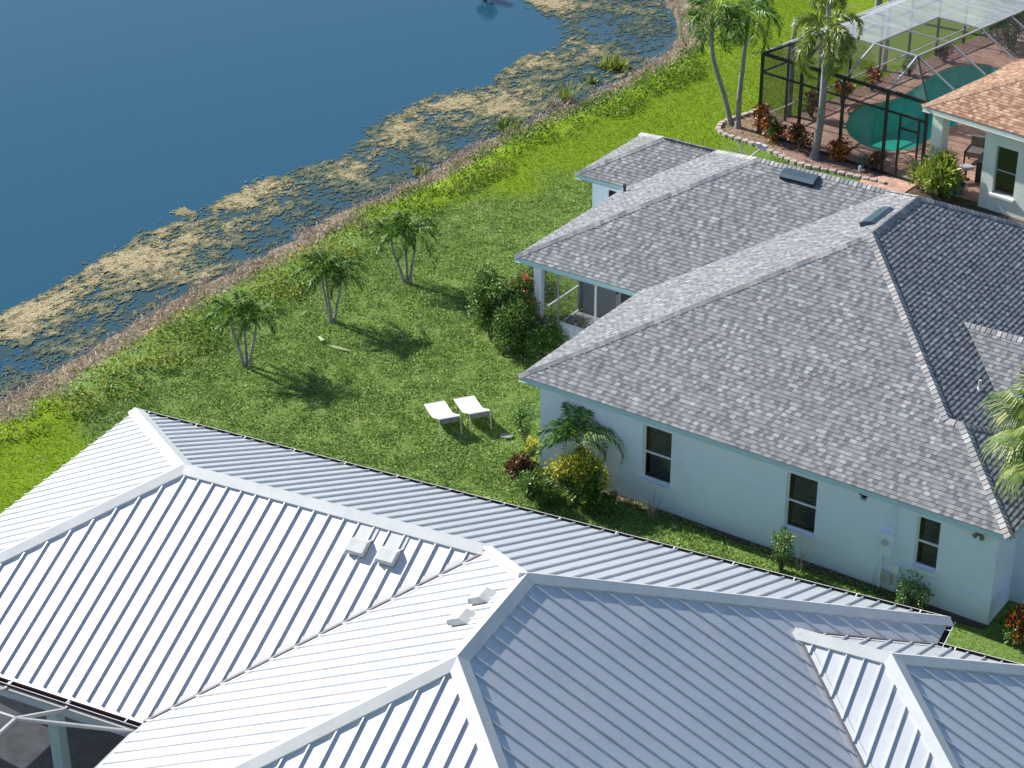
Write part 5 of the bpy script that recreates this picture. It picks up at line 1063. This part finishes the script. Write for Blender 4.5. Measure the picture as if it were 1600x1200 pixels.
# ---------------------------------------------------------------- loungers
def lounger(x, y, rz, label):
    t = thing('sun_lounger', label, 'sun lounger', (x, y, 0), rz, 'white sun loungers on the lawn'); W2 = .54
    prof = [(0, .31), (.35, .30), (.68, .30), (.74, .31), (1.0, .42), (1.24, .54), (1.31, .545), (1.36, .50), (1.37, .42)]
    mb = MB(); th = .018
    for (a, z), (b, z2) in zip(prof[:-3], prof[1:-2]):
        mb.face([(-W2/2, -a, z), (-W2/2, -b, z2), (W2/2, -b, z2), (W2/2, -a, z)]); mb.face([(-W2/2, -a, z-th), (W2/2, -a, z-th), (W2/2, -b, z2-th), (-W2/2, -b, z2-th)])
    mb.build('seat', M['sling'], t)
    mb = MB()
    for (a, z), (b, z2) in zip(prof[5:-1], prof[6:]): mb.face([(-W2/2+.02, -a, z), (-W2/2+.02, -b, z2), (W2/2-.02, -b, z2), (W2/2-.02, -a, z)])
    mb.build('headrest', M['grey_cloth'], t)  # shade on the curled-over head end put into a darker cloth colour
    mb = MB()
    for s_ in (-1, 1): mb.tube([(s_*(W2/2+.012), -a, z-.004) for a, z in prof[:7]], .014, 8)
    for a, z in (prof[0], prof[6]): mb.tube([(-W2/2, -a, z-.004), (W2/2, -a, z-.004)], .014, 8)
    mb.build('frame', M['lounger_frame'], t)
    for s_ in (-1, 1):
        for a, z, b in ((.28, .29, .24), (1.28, .53, 1.40)):
            m2 = MB(); m2.tube([(s_*(W2/2+.012), -a, z), (s_*(W2/2+.018), -(a*.5+b*.5)-.01, z*.75), (s_*(W2/2+.02), -b, .0)], .013, 8); m2.build('leg', M['lounger_frame'], t)
    return t
lounger(-2.10, 48.74, R(20), 'left white sun lounger on the lawn, nearer the metal roof')
lounger(-1.31, 49.02, R(20), 'right white sun lounger on the lawn, nearer the aqua house')
mb = MB(); mb.prism([(-.17, -.09), (.0, -.13), (.15, -.08), (.17, .05), (0, .11), (-.16, .06)], 0, .05); o = mb.build('stepping_stone', M['slab']); o.location = (-.15, 47.42, 0); props(o, 'flat grey stepping stone in grass by right lounger', 'stone')
# fallen fronds
for x, y, rz, ln, lb in ((-5.25, 52.55, -.5, .75, 'pale fallen frond lying on lawn below middle palm'), (-6.2, 54.5, .9, .28, 'short pale leaf sheath lying near the middle palm')):
    V, pts = frond_mesh((0, 0, .07), 0, .05, ln, .1, .12 if ln > .5 else .05, 'fallen', wd=.03, n=16, seed=3); t = thing('fallen_frond', lb, 'fallen frond', (x, y, 0), rz)
    V[:, 2] = np.clip(V[:, 2], .03, .09); ob = np_mesh('leaflet', V, 4, M['fallen'], t); mb = MB(); mb.tube(pts, .014, 5); mb.build('rachis', M['fallen'], t)
mb = MB(); mb.prism([(-.05, -.12), (.05, -.14), (.04, .14), (-.03, .16)], .05, .08); o = mb.build('leaf_sheath', M['fallen']); o.location = (-5.5, 52.95, 0); o.rotation_euler = (0, 0, .5); props(o, 'pale curled leaf sheath beside the fallen frond', 'leaf sheath')
# garden bits in the mulch bed
t = thing('solar_light', 'small dark garden lantern on a stake by the croton', 'garden light', (9.66, 68.2, 0)); mb = MB(); mb.tube([(0, 0, 0), (0, 0, .35)], .012, 6); mb.build('stake', M['bronze'], t); mb = MB(); mb.lathe((0, 0, .33), [(.02, 0), (.05, .03), (.06, .13), (.085, .15), (.0, .2)], 10); mb.build('lantern', M['bronze'], t)
t = thing('garden_hook', 'black looped metal garden hook in the mulch', 'garden hook', (10.95, 66.55, 0)); mb = MB(); mb.tube([(0, 0, 0), (0, 0, .3)]+[(.06*math.sin(a), 0, .36-.06*math.cos(a)) for a in np.linspace(0, 5.6, 12)], .012, 6); mb.build('rod', M['black'], t)
t = thing('pool_pump_valve', 'small white plastic fitting in front of the agave', 'fitting', (11.85, 65.15, 0)); mb = MB(); mb.tube([(0, 0, 0), (0, 0, .22)], .05, 10); mb.tube([(0, 0, .08), (.16, -.05, .08)], .045, 10); mb.build('pipe', M['white'], t)
